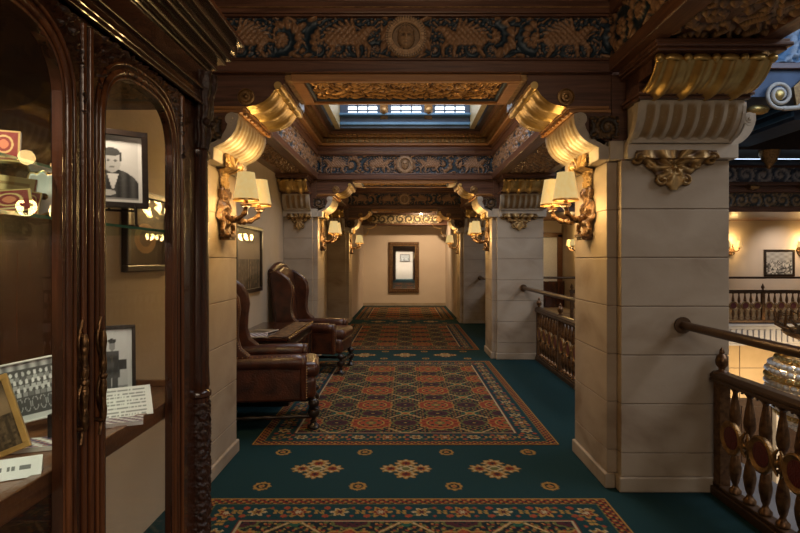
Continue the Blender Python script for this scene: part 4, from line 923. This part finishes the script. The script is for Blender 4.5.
def group_photo(X, Z):
    g = .07+0*X
    for row, zc, s in ((0, .62, 0), (1, .34, .5), (2, .06, 0)):
        q = X*9+s; f = q-np.floor(q)-.5; k = np.floor(q); hh = np.abs(np.sin(k*12.9+row*7)*437.5) % 1
        g = np.where(np.hypot(f/.26, (Z-zc)/.085) < 1, .5+.3*hh, g); g = np.where((np.abs(f) < .40) & (Z < zc-.10) & (Z > zc-.24), .10+.45*hh, g)
    q = X*7; f = q-np.floor(q)-.5; g = np.where((Z < -.22) & (Z > -.72) & (np.hypot(f/.42, (Z+.45)/.26) < 1) & (np.hypot(f/.34, (Z+.45)/.21) > 1), .40, g)
    g = np.where((Z > .78), .35+.2*np.sin(X*30), g); g = np.where(Z < -.80, .60, g); return g3(np.clip(g, .02, .9))
def textcard(X, Z):
    g = .78+0*X; line = (np.sin(Z*PI*8.5) > .25) & (np.abs(X) < .85) & (Z < .85) & (Z > -.9); h = np.abs(np.sin(np.floor(X*38)*12.9+np.floor(Z*8.5)*7.1)*4375.8) % 1
    g = np.where(line & (h > .25), .30, g); return g3(g)*np.array([1, .98, .93])
def titlecard(X, Z):
    g = .78+0*X; h = np.abs(np.sin(np.floor(X*20)*12.9)*4375.8) % 1; g = np.where((np.abs(Z) < .18) & (np.abs(X) < .65) & (h > .35), .15, g); return g3(g)
def quilt(X, Z):
    C_ = np.empty(X.shape+(3,)); C_[:] = (.55, .52, .50)
    a = np.sin(X*14+Z*6); b_ = np.sin(X*5-Z*16); C_[a > .55] = (.04, .05, .12); C_[b_ > .7] = (.35, .08, .05); C_[(a < -.7)] = (.62, .60, .56); C_[(np.abs(a*b_) < .07)] = (.05, .05, .06); return C_
def badge(X, Z):
    C_ = np.empty(X.shape+(3,)); C_[:] = (.22, .02, .02); C_[(np.abs(X) > .85) | (np.abs(Z) > .9)] = (.55, .40, .14)
    r_ = np.hypot(X, Z-.1); C_[(r_ < .6) & (r_ > .48)] = (.62, .45, .18); C_[(r_ < .3)] = (.60, .20, .10); C_[(np.abs(Z+.7) < .08) & (np.abs(X) < .6)] = (.6, .5, .25); return C_
def goldcard(X, Z):
    C_ = np.empty(X.shape+(3,)); C_[:] = (.55, .38, .16); C_[(np.sin(Z*13) > .5) & (np.abs(X) < .7)] = (.32, .18, .06); C_[np.abs(X) > .9] = (.25, .05, .03); return C_
def painting(X, Z):
    C_ = np.empty(X.shape+(3,)); C_[:] = (.06, .035, .02); q = np.hypot(X+.1, (Z+.2)*1.2); C_[q < .55] = (.42, .24, .10); C_[q < .3] = (.16, .08, .035); C_[Z > .5] = (.10, .07, .04); return C_
def framed(name, label, cat, loc, rz, w_, h_, t_, fn, fmat, tilt=0, d_=.03, glass=True, mount=0, group=None, nx=70, nz=90):
    t = thing(name, label, cat, loc, group)
    M_ = T(*loc) @ RZ(rz) @ RX(tilt)
    mb = MB(); frame(mb, w_, h_, t_, d_, M_); mb.build('frame', fmat, t, bevel=min(.006, t_*.2))
    mb = MB(); mb.box(-w_/2+.002, w_/2-.002, -.003, .004, -h_/2+.002, h_/2-.002, M_); mb.build('backing', M['black_wood'], t)
    mb = MB(); print_panel(mb, w_-2*t_, h_-2*t_, fn, M_, nx, nz); mb.build('picture', M['print'], t, color=True, fix=False)
    if glass:
        mb = MB(); mb.box(-w_/2+t_, w_/2-t_, -.016, -.014, -h_/2+t_, h_/2-t_, M_); mb.build('glass', M['glass'], t)
    return t
PG = 'framed pictures'
framed('framed_picture', 'tall dark framed picture on the left wall above the chest between the armchairs', 'picture', (-1.765, 6.25, 1.46), PI/2, 1.05, .76, .045, streaks, M['black_wood'])
framed('framed_picture', 'framed crowd photograph on the gallery wall across the atrium', 'picture', (11.74, 17.39, 1.36), 0, .96, .84, .07, crowd, M['black_wood'])
framed('framed_picture', 'gold-toned framed picture seen through the glass of the display cabinet', 'picture', (-1.395, 2.98, 1.60), PI/2, .52, .42, .035, painting, M['black_wood'])
framed('framed_picture', 'small picture on the white wall seen only in the mirror', 'picture', (.05, -7.19, 1.62), PI, .75, .55, .05, crowd, M['black_wood'])
# mirror at the corridor end
t = thing('wall_mirror', 'tall mirror in a carved gilt-bronze frame on the end wall', 'mirror', (-.02, 17.69, 1.22))
Mm = T(-.02, 17.695, 1.22)
mb = MB(); frame(mb, .98, 1.62, .12, .06, Mm); mb.build('frame', M['dark_bronze'], t, bevel=.02, seg=3)
mb = MB(); frame(mb, .76, 1.40, .022, .07, Mm)
for s in (-1, 1):
    for k in range(20): mb.ball((-.02+s*.43, 17.632, .46+k*.08), .028, 7, 5)
for k in range(12):
    for zz in (.47, 1.97): mb.ball((-.02-.40+k*.073, 17.632, zz), .028, 7, 5)
mb.build('frame_ornament', M['bronze'], t, smooth=60)
mb = MB(); mb.box(-.37, .37, -.02, 0, -.69, .69, Mm); mb.build('mirror_glass', M['mirror'], t)

# ------------------------------------------------------------------ armchairs
def make_chair():
    t = thing('wing_armchair', '', 'armchair', (0, 0, 0))
    Wd = .36
    # seat deck / front apron
    mb = MB(); mb.box(.10, .885, -Wd+.06, Wd-.06, .25, .44); mb.build('seat_base', M['leather'], t, bevel=.045, seg=4, smooth=40)
    mb = MB(); vs = mb.box(.20, .915, -Wd+.085, Wd-.085, .42, .56); mb.build('seat_cushion', M['leather'], t, bevel=.06, seg=5, smooth=180)
    # arms
    for s in (-1, 1):
        y0, y1 = sorted((s*(Wd-.085), s*Wd))
        mb = MB(); mb.prism([(.06, .25), (.77, .25), (.78, .58), (.06, .60)], 'y', y0, y1)
        arm = mb.build('arm', M['leather'], t, bevel=.025, seg=3, smooth=40)
        yc = s*(Wd-.035)
        mb = MB(); mb.tube([(.10, yc, .575), (.45, yc, .58), (.70, yc, .578), (.76, yc+s*.005, .572), (.79, yc+s*.005, .56)], [.058, .062, .068, .066, .052], 18); mb.build('arm_roll', M['leather'], arm, smooth=50)
        mb = MB(); mb.prism([(yc-.045, .25), (yc+.045, .25), (yc+.05, .5)]+[(yc+.068*math.cos(a), .572+.068*math.sin(a)) for a in [PI*k/8-.2 for k in range(11)]]+[(yc-.05, .5)], 'x', .75, .805); mb.build('arm_front', M['leather'], arm, bevel=.018, seg=3, smooth=40)
        mb = MB()
        for k in range(26):
            f = k/25; mb.ball((.806, yc-.036*(1 if k % 2 else -1), .27+.27*f), .0055, 6, 4)
        for k in range(18): mb.ball((.12+k*.04, yc+s*.035, .632), .006, 6, 4)
        mb.build('nailhead_trim', M['nail'], arm)
        # wing
        out = [(.03, .60), (-.045, 1.22), (-.03, 1.30), (.03, 1.32), (.12, 1.27), (.20, 1.21), (.25, 1.13), (.265, 1.03), (.25, .92), (.245, .80), (.27, .71), (.34, .65), (.36, .60)]
        y0, y1 = sorted((s*(Wd-.065), s*Wd))
        mb = MB(); mb.prism(out, 'y', y0, y1); wg = mb.build('wing', M['leather'], t, bevel=.026, seg=4, smooth=40)
        mb = MB(); c = curve(out[2:12], 44)
        for p in c: mb.ball((p[0]-.012, s*(Wd-.002), p[1]-.012), .0058, 6, 4)
        mb.build('nailhead_trim', M['nail'], wg)
    # back
    bk = []; 
    for k in range(17):
        f = -1+2*k/16; bk.append((f*(Wd-.04), 1.29+.075*math.cos(f*PI/2)**1.0))
    poly = [(-(Wd-.04), .45)]+bk+[((Wd-.04), .45)]
    Ms = Matrix.Identity(4); Ms[0][2] = -.105; Ms.translation = (.135, 0, 0)
    mb = MB(); mb.prism(poly, 'x', -.09, .05, Ms); back = mb.build('backrest', M['leather'], t, bevel=.04, seg=4, smooth=40)
    mb = MB(); mb.tube([(-.045, f*(Wd-.03), 1.30+.07*math.cos(f*PI/2)) for f in np.linspace(-1, 1, 13)], [.035+.02*math.cos(f*PI/2) for f in np.linspace(-1, 1, 13)], 12); mb.build('crest_roll', M['leather'], back, smooth=60)
    # legs and stretchers
    LP = [(.026, .25), (.042, .235), (.050, .215), (.042, .19), (.020, .178), (.018, .168), (.044, .155), (.052, .13), (.042, .10), (.020, .085), (.018, .072), (.032, .062), (.024, .05), (.030, .04), (.050, .024), (.056, .010), (.048, 0)]
    for (x, y) in ((.865, -.29), (.865, .29), (.10, -.28), (.10, .28)):
        mb = MB(); mb.lathe([(r_, z+.003) for r_, z in LP], 14, T(x, y, 0)); mb.build('leg', M['black_wood'], t, smooth=45)
    def turned(a, b_):
        a = Vector(a); b_ = Vector(b_); pts = [a.lerp(b_, k/20) for k in range(21)]
        return pts, [.012+.010*abs(math.sin(k*.8)) for k in range(21)]
    for a, b_ in (((.86, -.29, .135), (.86, .29, .135)), ((.10, -.28, .135), (.10, .28, .135)), ((.10, -.28, .105), (.86, -.29, .105)), ((.10, .28, .105), (.86, .29, .105))):
        mb = MB(); mb.tube(*turned(a, b_), 8); mb.build('stretcher', M['black_wood'], t, smooth=60)
    return t
ch = make_chair(); ch.location = (-1.69, 4.93, .0045); ch.rotation_euler = (0, 0, math.radians(9)); ch['label'] = 'brown leather wing armchair nearest the camera, half hidden by the near left pier'; ch['group'] = 'brown leather wing armchairs against the left wall'
dup(ch, None, 'brown leather wing armchair farther away, beyond the low chest', loc=(-1.64, 7.45, .0045), rz=math.radians(-7))
# low chest between them
t = thing('low_chest', 'long low dark wooden chest with studded edge between the two armchairs', 'chest', (-1.43, 6.1, 0))
x0, x1, y0, y1 = -1.765, -1.17, 5.50, 6.88
mb = MB(); mb.box(x0, x1, y0, y1, .05, .645); mb.box(x0, x1+.015, y0-.01, y1+.01, .0, .06); mb.build('body', M['black_wood'], t, bevel=.008)
mb = MB()
for k in range(5):
    a = y0+.05+k*.28; frame(mb, .24, .46, .03, .014, T(x1, a+.12, .34) @ RZ(PI/2))
mb.build('front_panel', M['cab_y'], t, bevel=.003)
mb = MB(); mb.box(x0, x1+.03, y0-.02, y1+.02, .645, .68); mb.build('top', M['cab_y'], t, bevel=.008)
mb = MB(); relief(mb, y0+.03, y1-.03, .20, .006, lambda U, V, h: (x1-.20+V*.95, U, .681+h), .012, (.05, .02, .012), (.26, .14, .06)); mb.build('inlay', M['relief'], t, smooth=180, color=True, fix=False)
mb = MB()
for k in range(48): mb.ball((x1+.018, y0+k*.0305, .682), .008, 6, 4)
mb.build('stud_trim', M['nail'], t)
MG = 'magazines lying on the low chest'
def mag(loc, rz, w_, l_, label, fn):
    t = thing('magazine', label, 'magazine', loc, MG); M_ = T(*loc) @ RZ(rz)
    MB().box(-w_/2, w_/2, -l_/2, l_/2, 0, .009, M_).build('pages', M['white'], t)
    mb = MB(); print_panel(mb, w_, l_, fn, M_ @ T(0, 0, .0095) @ RX(-PI/2), 30, 40, y=0); mb.build('cover', M['print'], t, color=True, fix=False)
mag((-1.50, 5.58, .690), .2, .22, .28, 'dark striped magazine on the near end of the low chest', quilt)
mag((-1.52, 5.92, .690), -.3, .22, .28, 'darker magazine on the middle of the low chest', streaks)

# ------------------------------------------------------------------ display cabinet
XF, XB, Y0, Y1 = -.72, -1.27, .55, 1.99
cb = thing('display_cabinet', 'tall dark mahogany glazed display cabinet in the left foreground', 'cabinet', (-.995, 1.27, 0))
mb = MB(); mb.box(XB, XB+.025, Y0, Y1, .08, 2.12); mb.build('back_panel', M['cab'], cb)
mb = MB(); mb.box(XB, XF, Y0, Y1, .0, .10); mb.box(XB, XF+.03, Y0, Y1+.03, 0, .06); mb.build('base', M['cab_y'], cb, bevel=.006)
mb = MB(); mb.box(XB, XF-.01, Y0, Y1-.01, 1.985, 2.12); mb.box(XF-.03, XF+.008, Y0, Y1, 1.985, 2.12)
for z, p in ((1.985, .016), (2.005, .010), (2.035, .02)): mb.box(XF-.02, XF+p, Y0, 1.905, z, z+.012)
mb.build('frieze_board', M['cab_y'], cb, bevel=.003)
mb = MB()
for z0, z1, p in ((2.10, 2.118, .02), (2.118, 2.135, .035), (2.135, 2.165, .05), (2.165, 2.182, .075), (2.182, 2.215, .088), (2.215, 2.25, .105), (2.25, 2.272, .125), (2.272, 2.285, .115)):
    mb.box(XB, XF-.02+p, Y0-.1, Y1-.02+p, z0, z1)
mb.build('cornice', M['cab_y'], cb, bevel=.005, seg=2)
# centre stile and end stile of the case
mb = MB(); mb.box(XF-.05, XF-.002, 1.222, 1.250, .10, 1.99); mb.box(XF-.06, XF-.012, 1.785, 1.93, .10, 1.99); mb.box(XB, XB+.05, Y1-.03, Y1, .10, 1.99); mb.box(XF-.10, XF-.012, Y1-.03, Y1-.005, .10, 1.99); mb.box(XB, XF-.02, Y1-.03, Y1, .10, .18)
mb.build('case_frame', M['cab'], cb, bevel=.004)
MB().box(XB+.05, XF-.10, Y1-.02, Y1-.015, .18, 1.99).build('side_glass', M['glass'], cb)
def door(y0, y1, hinge):
    # glazed door with an arched opening between g0 and g1
    g0, g1 = (y0+.078, y1-.085) if hinge > 0 else (y0+.085, y1-.085)
    gc = (g0+g1)/2; gw = (g1-g0)/2; zs, za = 1.77, 1.915
    def arch(ex=0.0, n=22):
        pts = []
        for k in range(n+1):
            a = PI*k/n; q = abs(math.cos(a))**.72*(1 if math.cos(a) > 0 else -1); pts.append((gc+(gw+ex)*q, zs+(za-zs+ex)*math.sin(a)**.80))
        return pts
    xa, xb = XF-.022, XF+.000
    mb = MB(); mb.box(xa, xb, y0, g0, .10, 1.98); mb.box(xa, xb, g1, y1, .10, 1.98); mb.box(xa, xb, g0, g1, .10, .24)
    A = arch()
    for p, q in zip(A[:-1], A[1:]): mb.prism([(p[0], p[1]), (q[0], q[1]), (q[0], 1.98), (p[0], 1.98)], 'x', xa, xb)
    d = mb.build('door', M['cab'], cb)
    for ex, r_, xx in ((.006, .006, XF-.004), (.020, .009, XF-.001), (.040, .005, XF+.001)):
        pts = [(xx, g1+ex, .24-ex)]+[(xx, g1+ex, z) for z in (.6, 1.0, 1.4, 1.7)]+[(xx, p, z) for p, z in arch(ex)]+[(xx, g0-ex, z) for z in (1.7, 1.4, 1.0, .6)]+[(xx, g0-ex, .24-ex), (xx, g1+ex, .24-ex)]
        mb = MB(); mb.tube(pts, r_, 8); mb.build('arch_moulding', M['cab_trim'], d, smooth=60)
    mb = MB(); mb.tube([(XF+.001, y1-.012, .12), (XF+.001, y1-.012, 1.97)], .007, 8); mb.tube([(XF+.001, y0+.012, .12), (XF+.001, y0+.012, 1.97)], .007, 8); mb.build('edge_bead', M['cab_trim'], d, smooth=60)
    mb = MB(); B = [(g0, .24)]+[(g1, .24)]+arch(.002); mb.prism([(p, z) for p, z in B], 'x', XF-.016, XF-.012); mb.build('glass', M['glass'], d)
    # carved swag above the arch and in the corners
    u = np.linspace(y0+.02, y1-.02, 110); v = np.linspace(1.74, 1.985, 54); U, V = np.meshgrid(u, v, indexing='ij')
    h = scrolls(U*1.0, V-1.74, .12, .5, .8); 
    qa = (np.abs(U-gc)/(gw+.055)); az = zs+(za-zs+.05)*np.sqrt(np.clip(1-np.clip(qa, 0, 1)**2.6, 0, 1))
    m_ = (V > az) & (V < az+.085+.03*np.cos((U-gc)*60)) & (h > .16) & (V < 1.975)
    mb = MB(); mb.grid(np.stack([XF-.001+h*.022, U, V], -1), None, m_); mb.build('carved_swag', M['bronze_wood'], d, smooth=180, fix=False)
    hy = (y0+.035) if hinge > 0 else (y1-.035)
    mb = MB(); pts = [(XF+.018, hy, z) for z in np.linspace(1.08, 1.29, 15)]; mb.tube(pts, [.004+.004*abs(math.sin(k*.9)) for k in range(15)], 8)
    for z in (1.085, 1.285): mb.tube([(XF-.002, hy, z), (XF+.020, hy, z)], .006, 8)
    mb.ball((XF+.018, hy, 1.185), .009, 8, 6); mb.tube([(XF+.008, hy+.008*math.sin(k*.9), 1.05+.018*k) for k in range(16)], .0035, 6)
    mb.build('pull_handle', M['bronze'], d, smooth=60)
    return d
M['bronze_wood'] = basic('dark carved mahogany', [(0.3, (0.012, 0.005, 0.003)), (0.7, (0.060, 0.022, 0.011))], (8, 8, 8), 8, 6, 0.38, 0, 0.6, 90)
door(1.238, 1.778, 1); door(.694, 1.234, -1)
# turned corner post with carved foot and capital
mb = MB(); cx, cy = -.738, 1.95
mb.lathe([(.048, .06), (.050, .10), (.044, .12)], 24, T(cx, cy, 0)); mb.lathe([(.036, .97), (.046, .975), (.046, .99), (.038, 1.0), (.041, 1.01), (.040, 1.04), (.038, 1.08), (.037, 1.5), (.035, 1.80), (.042, 1.81), (.042, 1.83), (.03, 1.84), (.03, 2.1)], 24, T(cx, cy, 0)); mb.lathe([(.040, .12), (.040, .97)], 24, T(cx, cy, 0))
pst = mb.build('corner_post', M['cab'], cb, smooth=40)
a = np.linspace(0, 2*PI, 97); z = np.linspace(.12, .955, 260); A, Z = np.meshgrid(a, z, indexing='ij'); h = scrolls(A*.041, Z-.12, .083*1.0, 0, 1) if False else scrolls(Z-.12, (A/(2*PI)*4 % 1)*.066, .066, .2)
R_ = .041+.006*h; mb = MB(); mb.grid(np.stack([cx+R_*np.cos(A), cy+R_*np.sin(A), Z], -1), flip=True); mb.build('carved_foot', M['bronze_wood'], pst, smooth=180, fix=False)
z = np.linspace(1.84, 2.10, 50); A, Z = np.meshgrid(a, z, indexing='ij'); f = (Z-1.84)/.26
R_ = .034+.030*f**1.5+.008*np.abs(np.cos(4*A+f*3))*np.abs(np.sin(3*PI*f))+.004*np.cos(11*A); mb = MB(); mb.grid(np.stack([cx+R_*np.cos(A), cy+R_*np.sin(A), Z], -1), flip=True)
for k in range(5): mb.ball((cx+.05*math.cos(k*1.25-.6), cy+.05*math.sin(k*1.25-.6), 1.93+.03*math.sin(k*3)), .014, 8, 6)
mb.build('capital', M['bronze_wood'], pst, smooth=60, fix=False)
# display shelf of wood and glass shelves
mb = MB(); mb.box(XB+.025, XF-.03, Y0, Y1-.03, .985, 1.008); mb.box(XF-.055, XF-.028, Y0, Y1-.03, .962, 1.012); mb.box(XB+.03, XF-.06, Y1-.05, Y1-.032, 1.008, 1.03); mb.build('wooden_shelf', M['shelf_wood'], cb, bevel=.003)
mb = MB(); mb.box(XB+.03, XF-.04, Y0, Y1-.04, 1.536, 1.543); gs = mb.build('glass_shelf', M['glass_shelf'], cb); mb = MB(); mb.box(XF-.04, XF-.037, Y0, Y1-.04, 1.536, 1.543); mb.build('polished_edge', M['glass_edge'], gs)
mb = MB(); mb.box(XB+.03, XF-.03, Y0, 1.21, 1.640, 1.646); gs = mb.build('glass_shelf', M['glass_shelf'], cb); mb = MB(); mb.box(XF-.03, XF-.027, Y0, 1.21, 1.640, 1.646); mb.build('polished_edge', M['glass_edge'], gs)
# small cabinet lamps in the top of the case light the shelves
for y in (.95, 1.5):
    l = bpy.data.lights.new('cabinet_downlight', 'SPOT'); l.energy = 13; l.color = (1, .84, .66); l.spot_size = math.radians(120); l.spot_blend = .8; l.shadow_soft_size = .02
    o = bpy.data.objects.new('cabinet_downlight', l); COL.objects.link(o); o.location = (-.86, y, 1.975)

area('lower_shelf_fill', (-.80, 1.25, 1.53), (0, math.radians(20), 0), .02, 1.2, 2.2, (1.0, .86, .70))  # added fill lamp under the glass shelf, brightens the lower display
# objects on the shelves; S(px, d) gives the sight line so sizes follow the photo
def leaning(name, label, cat, loc, rz, tilt, w_, h_, t_, fn, fm, nx=60, nz=80, group=None, d_=.012, glass=False, roll=0):
    t = thing(name, label, cat, loc, group)
    M_ = T(*loc) @ RZ(rz) @ RY(roll) @ RX(tilt) @ T(0, 0, h_/2)
    mb = MB(); frame(mb, w_, h_, t_, d_, M_); mb.build('frame', fm, t, bevel=.001)
    mb = MB(); mb.box(-w_/2+.001, w_/2-.001, -.002, .003, -h_/2+.001, h_/2-.001, M_); mb.build('backing', M['black_wood'], t)
    mb = MB(); print_panel(mb, w_-2*t_, h_-2*t_, fn, M_, nx, nz, y=-.004); mb.build('picture', M['print'], t, color=True, fix=False)
    mb = MB(); mb.tube([tuple(M_ @ Vector((0, .003, 0))), tuple(M_ @ Vector((0, .003+h_*.22, -h_/2+.004)))], .003, 6); mb.build('easel_strut', M['black_wood'], t)
    if glass: mb = MB(); mb.box(-w_/2+t_, w_/2-t_, -.008, -.007, -h_/2+t_, h_/2-t_, M_); mb.build('glass', M['glass'], t)
    return t
F_ = math.radians
leaning('portrait_photograph', 'dark framed black-and-white portrait of a seated man on the glass shelf', 'photograph', (-.835, 1.56, 1.597), F_(35), F_(-6), .19, .225, .016, portrait, M['black_wood'])
Me = T(-.835, 1.56, 1.5445) @ RZ(F_(35)); mb = MB()
for q in (-.06, .06): mb.tube([(q, -.018, 0), (q, -.016, .048), (q, -.014, .062)], .0035, 6, Me); mb.tube([(q, -.03, .004), (q, .05, .004)], .0035, 6, Me); mb.tube([(q, -.016, .048), (q, .03, .048)], .0035, 6, Me)
mb.tube([(-.07, .03, .048), (.07, .03, .048)], .0035, 6, Me); mb.tube([(-.07, .0, .004), (.07, .0, .004)], .0035, 6, Me)
o = mb.build('picture_easel', M['black_wood'], origin=(-.835, 1.56, 1.545)); tag(o, 'small black wire easel under the framed portrait', 'easel')
leaning('standing_photograph', 'black-and-white photograph of a standing man in work clothes, right door lower shelf', 'photograph', (-.885, 1.61, 1.009), F_(30), F_(-7), .17, .248, .010, standing, M['black_wood'])
# white text wedge
def wedge(name, label, loc, rz, w_, h_, dp, fn):
    t = thing(name, label, 'card', loc); M_ = T(*loc) @ RZ(rz)
    mb = MB(); mb.prism([(-dp/2, 0), (dp/2, 0), (dp/2, h_), (-dp/2, .012)] if False else [(-dp/2, 0), (dp/2, 0), (dp*.32, h_)], 'x', -w_/2, w_/2, M_); mb.build('block', M['white'], t)
    ln = math.hypot(dp*.82, h_); an = math.atan2(h_, dp*.82); mb = MB(); print_panel(mb, w_, ln, fn, M_ @ T(0, -dp/2, 0) @ RX(an-PI/2) @ T(0, 0, ln/2), 90, 40, y=-.001); mb.build('printed_face', M['print'], t, color=True, fix=False)
wedge('caption_card', 'white wedge-shaped card with printed text on the wooden shelf, right door', (-.85, 1.575, 1.009), F_(32), .22, .07, .085, textcard)
wedge('title_card', 'small white wedge card with one line of lettering, lower left shelf', (-.815, 1.13, 1.009), F_(28), .11, .032, .045, titlecard)
def flat(name, label, cat, loc, rz, w_, l_, th, fn, tl=0):
    t = thing(name, label, cat, loc); M_ = T(*loc) @ RZ(rz) @ RX(tl)
    MB().box(-w_/2, w_/2, -l_/2, l_/2, 0, th, M_).build('pages', M['white'], t)
    mb = MB(); print_panel(mb, w_, l_, fn, M_ @ T(0, 0, th+.0006) @ RX(-PI/2), 50, 50, y=0); mb.build('cover', M['print'], t, color=True, fix=False)
flat('patterned_booklet', 'booklet with a blue and red patterned cover lying in front of the white text card', 'booklet', (-.785, 1.49, 1.009), F_(25), .13, .06, .010, quilt)
flat('patterned_textile', 'black and white patterned booklet lying below the group photograph', 'booklet', (-.885, 1.31, 1.009), F_(20), .16, .08, .010, quilt)
leaning('group_photograph', 'wide black-and-white photograph of rows of people seated for a group portrait', 'photograph', (-.985, 1.43, 1.03), F_(28), F_(-16), .25, .16, .005, group_photo, M['white'], 120, 70, roll=F_(-9))
leaning('gilt_picture', 'gold-framed glazed picture leaning at the far left of the lower shelf', 'picture', (-.91, 1.20, 1.012), F_(20), F_(-12), .17, .17, .012, goldcard if False else streaks, M['gold'], roll=F_(-20), glass=True)
mb = MB(); mb.box(-.878, -.862, 1.345, 1.36, 1.009, 1.075); o = mb.build('black_stand', M['black_wood'], bevel=.002, origin=(-.87, 1.35, 1.009)); tag(o, 'small black block standing in front of the group photograph', 'block')
# souvenirs behind the left door
CG = 'souvenir cards on the glass shelf'
def card(label, loc, rz, tilt, w_, h_, fn, roll=0):
    t = thing('souvenir_card', label, 'card', loc, CG); M_ = T(*loc) @ RZ(rz) @ RY(roll) @ RX(tilt) @ T(0, 0, h_/2)
    MB().box(-w_/2, w_/2, 0, .012, -h_/2, h_/2, M_).build('board', M['shelf_wood'], t)
    mb = MB(); print_panel(mb, w_, h_, fn, M_, 40, 50, y=-.001); mb.build('printed_face', M['print'], t, color=True, fix=False)
card('red and gold souvenir card leaning on the upper glass shelf', (-.815, 1.11, 1.648), F_(25), F_(-10), .055, .065, badge)
card('gold souvenir card behind the red cards on the glass shelf', (-.835, 1.15, 1.548), F_(25), F_(-12), .085, .080, goldcard, F_(6))
card('dark red souvenir card at the front of the glass shelf', (-.785, 1.09, 1.545), F_(28), F_(-12), .075, .045, badge, F_(-8))
card('small red souvenir card beside the white scalloped dish', (-.79, 1.15, 1.545), F_(25), F_(-12), .03, .05, badge, F_(8))
t = thing('scalloped_dish', 'white scalloped dish with a gilt rim standing on the glass shelf', 'dish', (-.80, 1.205, 1.545))
nr, na = 14, 60; r_ = np.linspace(.001, 1, nr); a = np.linspace(0, 2*PI, na+1); Rr, A = np.meshgrid(r_, a, indexing='ij'); sc_ = Rr*(1+.06*np.cos(12*A)*Rr)
Md = T(-.80, 1.205, 1.545) @ RZ(F_(25)) @ RX(F_(-14)) @ T(0, 0, .048)
P = np.stack([.040*sc_*np.cos(A), -.012*Rr**2-.002*np.cos(12*A)*Rr**3, .048*sc_*np.sin(A)], -1).reshape(-1, 3); R3 = np.array([[Md[i][j] for j in range(3)] for i in range(3)]); P = (P @ R3.T+np.array(Md.translation)).reshape(Rr.shape+(3,))
mb = MB(); mb.grid(P); o = mb.build('bowl', M['white'], t, smooth=180); md = o.modifiers.new('thickness', 'SOLIDIFY'); md.thickness = .003
mb = MB(); mb.tube([tuple(p) for p in P[-1]], .0028, 6); mb.build('gilt_rim', M['gold'], t, smooth=60)
mb = MB(); mb.ball(tuple(Md @ Vector((.004, -.004, -.004))), .008, 8, 6); mb.build('central_motif', M['bronze'], t)

# ------------------------------------------------------------------ chandelier in the atrium, at the right edge
t = thing('crystal_chandelier', 'large sparkling bead chandelier hanging in the atrium at the right edge', 'chandelier', (6.15, 8.0, .6))
cx, cy, dz_ = 6.20, 8.0, -.12
mb = MB(); mb.tube([(cx, cy, 4.3), (cx, cy, .0)], .025, 10); mb.lathe([(.05, .95), (.16, .90), (.30, .80), (.26, .70), (.40, .60), (.66, .52), (.60, .46), (.45, .40), (.2, .35)], 20, T(cx, cy, dz_)); 
for k in range(14):
    a = 2*PI*k/14; mb.tube([(cx+.3*math.cos(a), cy+.3*math.sin(a), .62+dz_), (cx+.55*math.cos(a), cy+.55*math.sin(a), .52+dz_), (cx+.72*math.cos(a), cy+.72*math.sin(a), .62+dz_), (cx+.70*math.cos(a), cy+.70*math.sin(a), .78+dz_), (cx+.60*math.cos(a), cy+.60*math.sin(a), .74+dz_)], [.03, .028, .025, .02, .012], 7)
mb.build('gilt_frame', M['bronze'], t, smooth=50)
for i, (z, r_) in enumerate(((.12, .70), (.04, .78), (-.05, .82), (-.14, .83), (-.23, .83), (-.32, .82), (-.41, .81), (-.50, .79), (-.59, .76), (-.68, .71), (-.77, .64), (-.86, .55), (-.95, .42), (-1.03, .27))):
    n = int(2*PI*r_/.11); mb = MB()
    for k in range(n):
        a = 2*PI*(k+.5*(i % 2))/n; mb.ball((cx+r_*math.cos(a), cy+r_*math.sin(a), z+dz_), .048, 7, 5, 1, 1, .75)
    mb.tube([(cx+(r_-.03)*math.cos(2*PI*k/30), cy+(r_-.03)*math.sin(2*PI*k/30), z-.045+dz_) for k in range(31)], .018, 6)
    mb.build('bead_tier', M['bead'] if i % 3 else M['gold'], t, smooth=40)
for k in range(10):
    a = 2*PI*k/10; mb = MB(); mb.ball((cx+.62*math.cos(a), cy+.62*math.sin(a), -.12+dz_), .05, 8, 6); mb.build('bulb', M['bulb'], t)
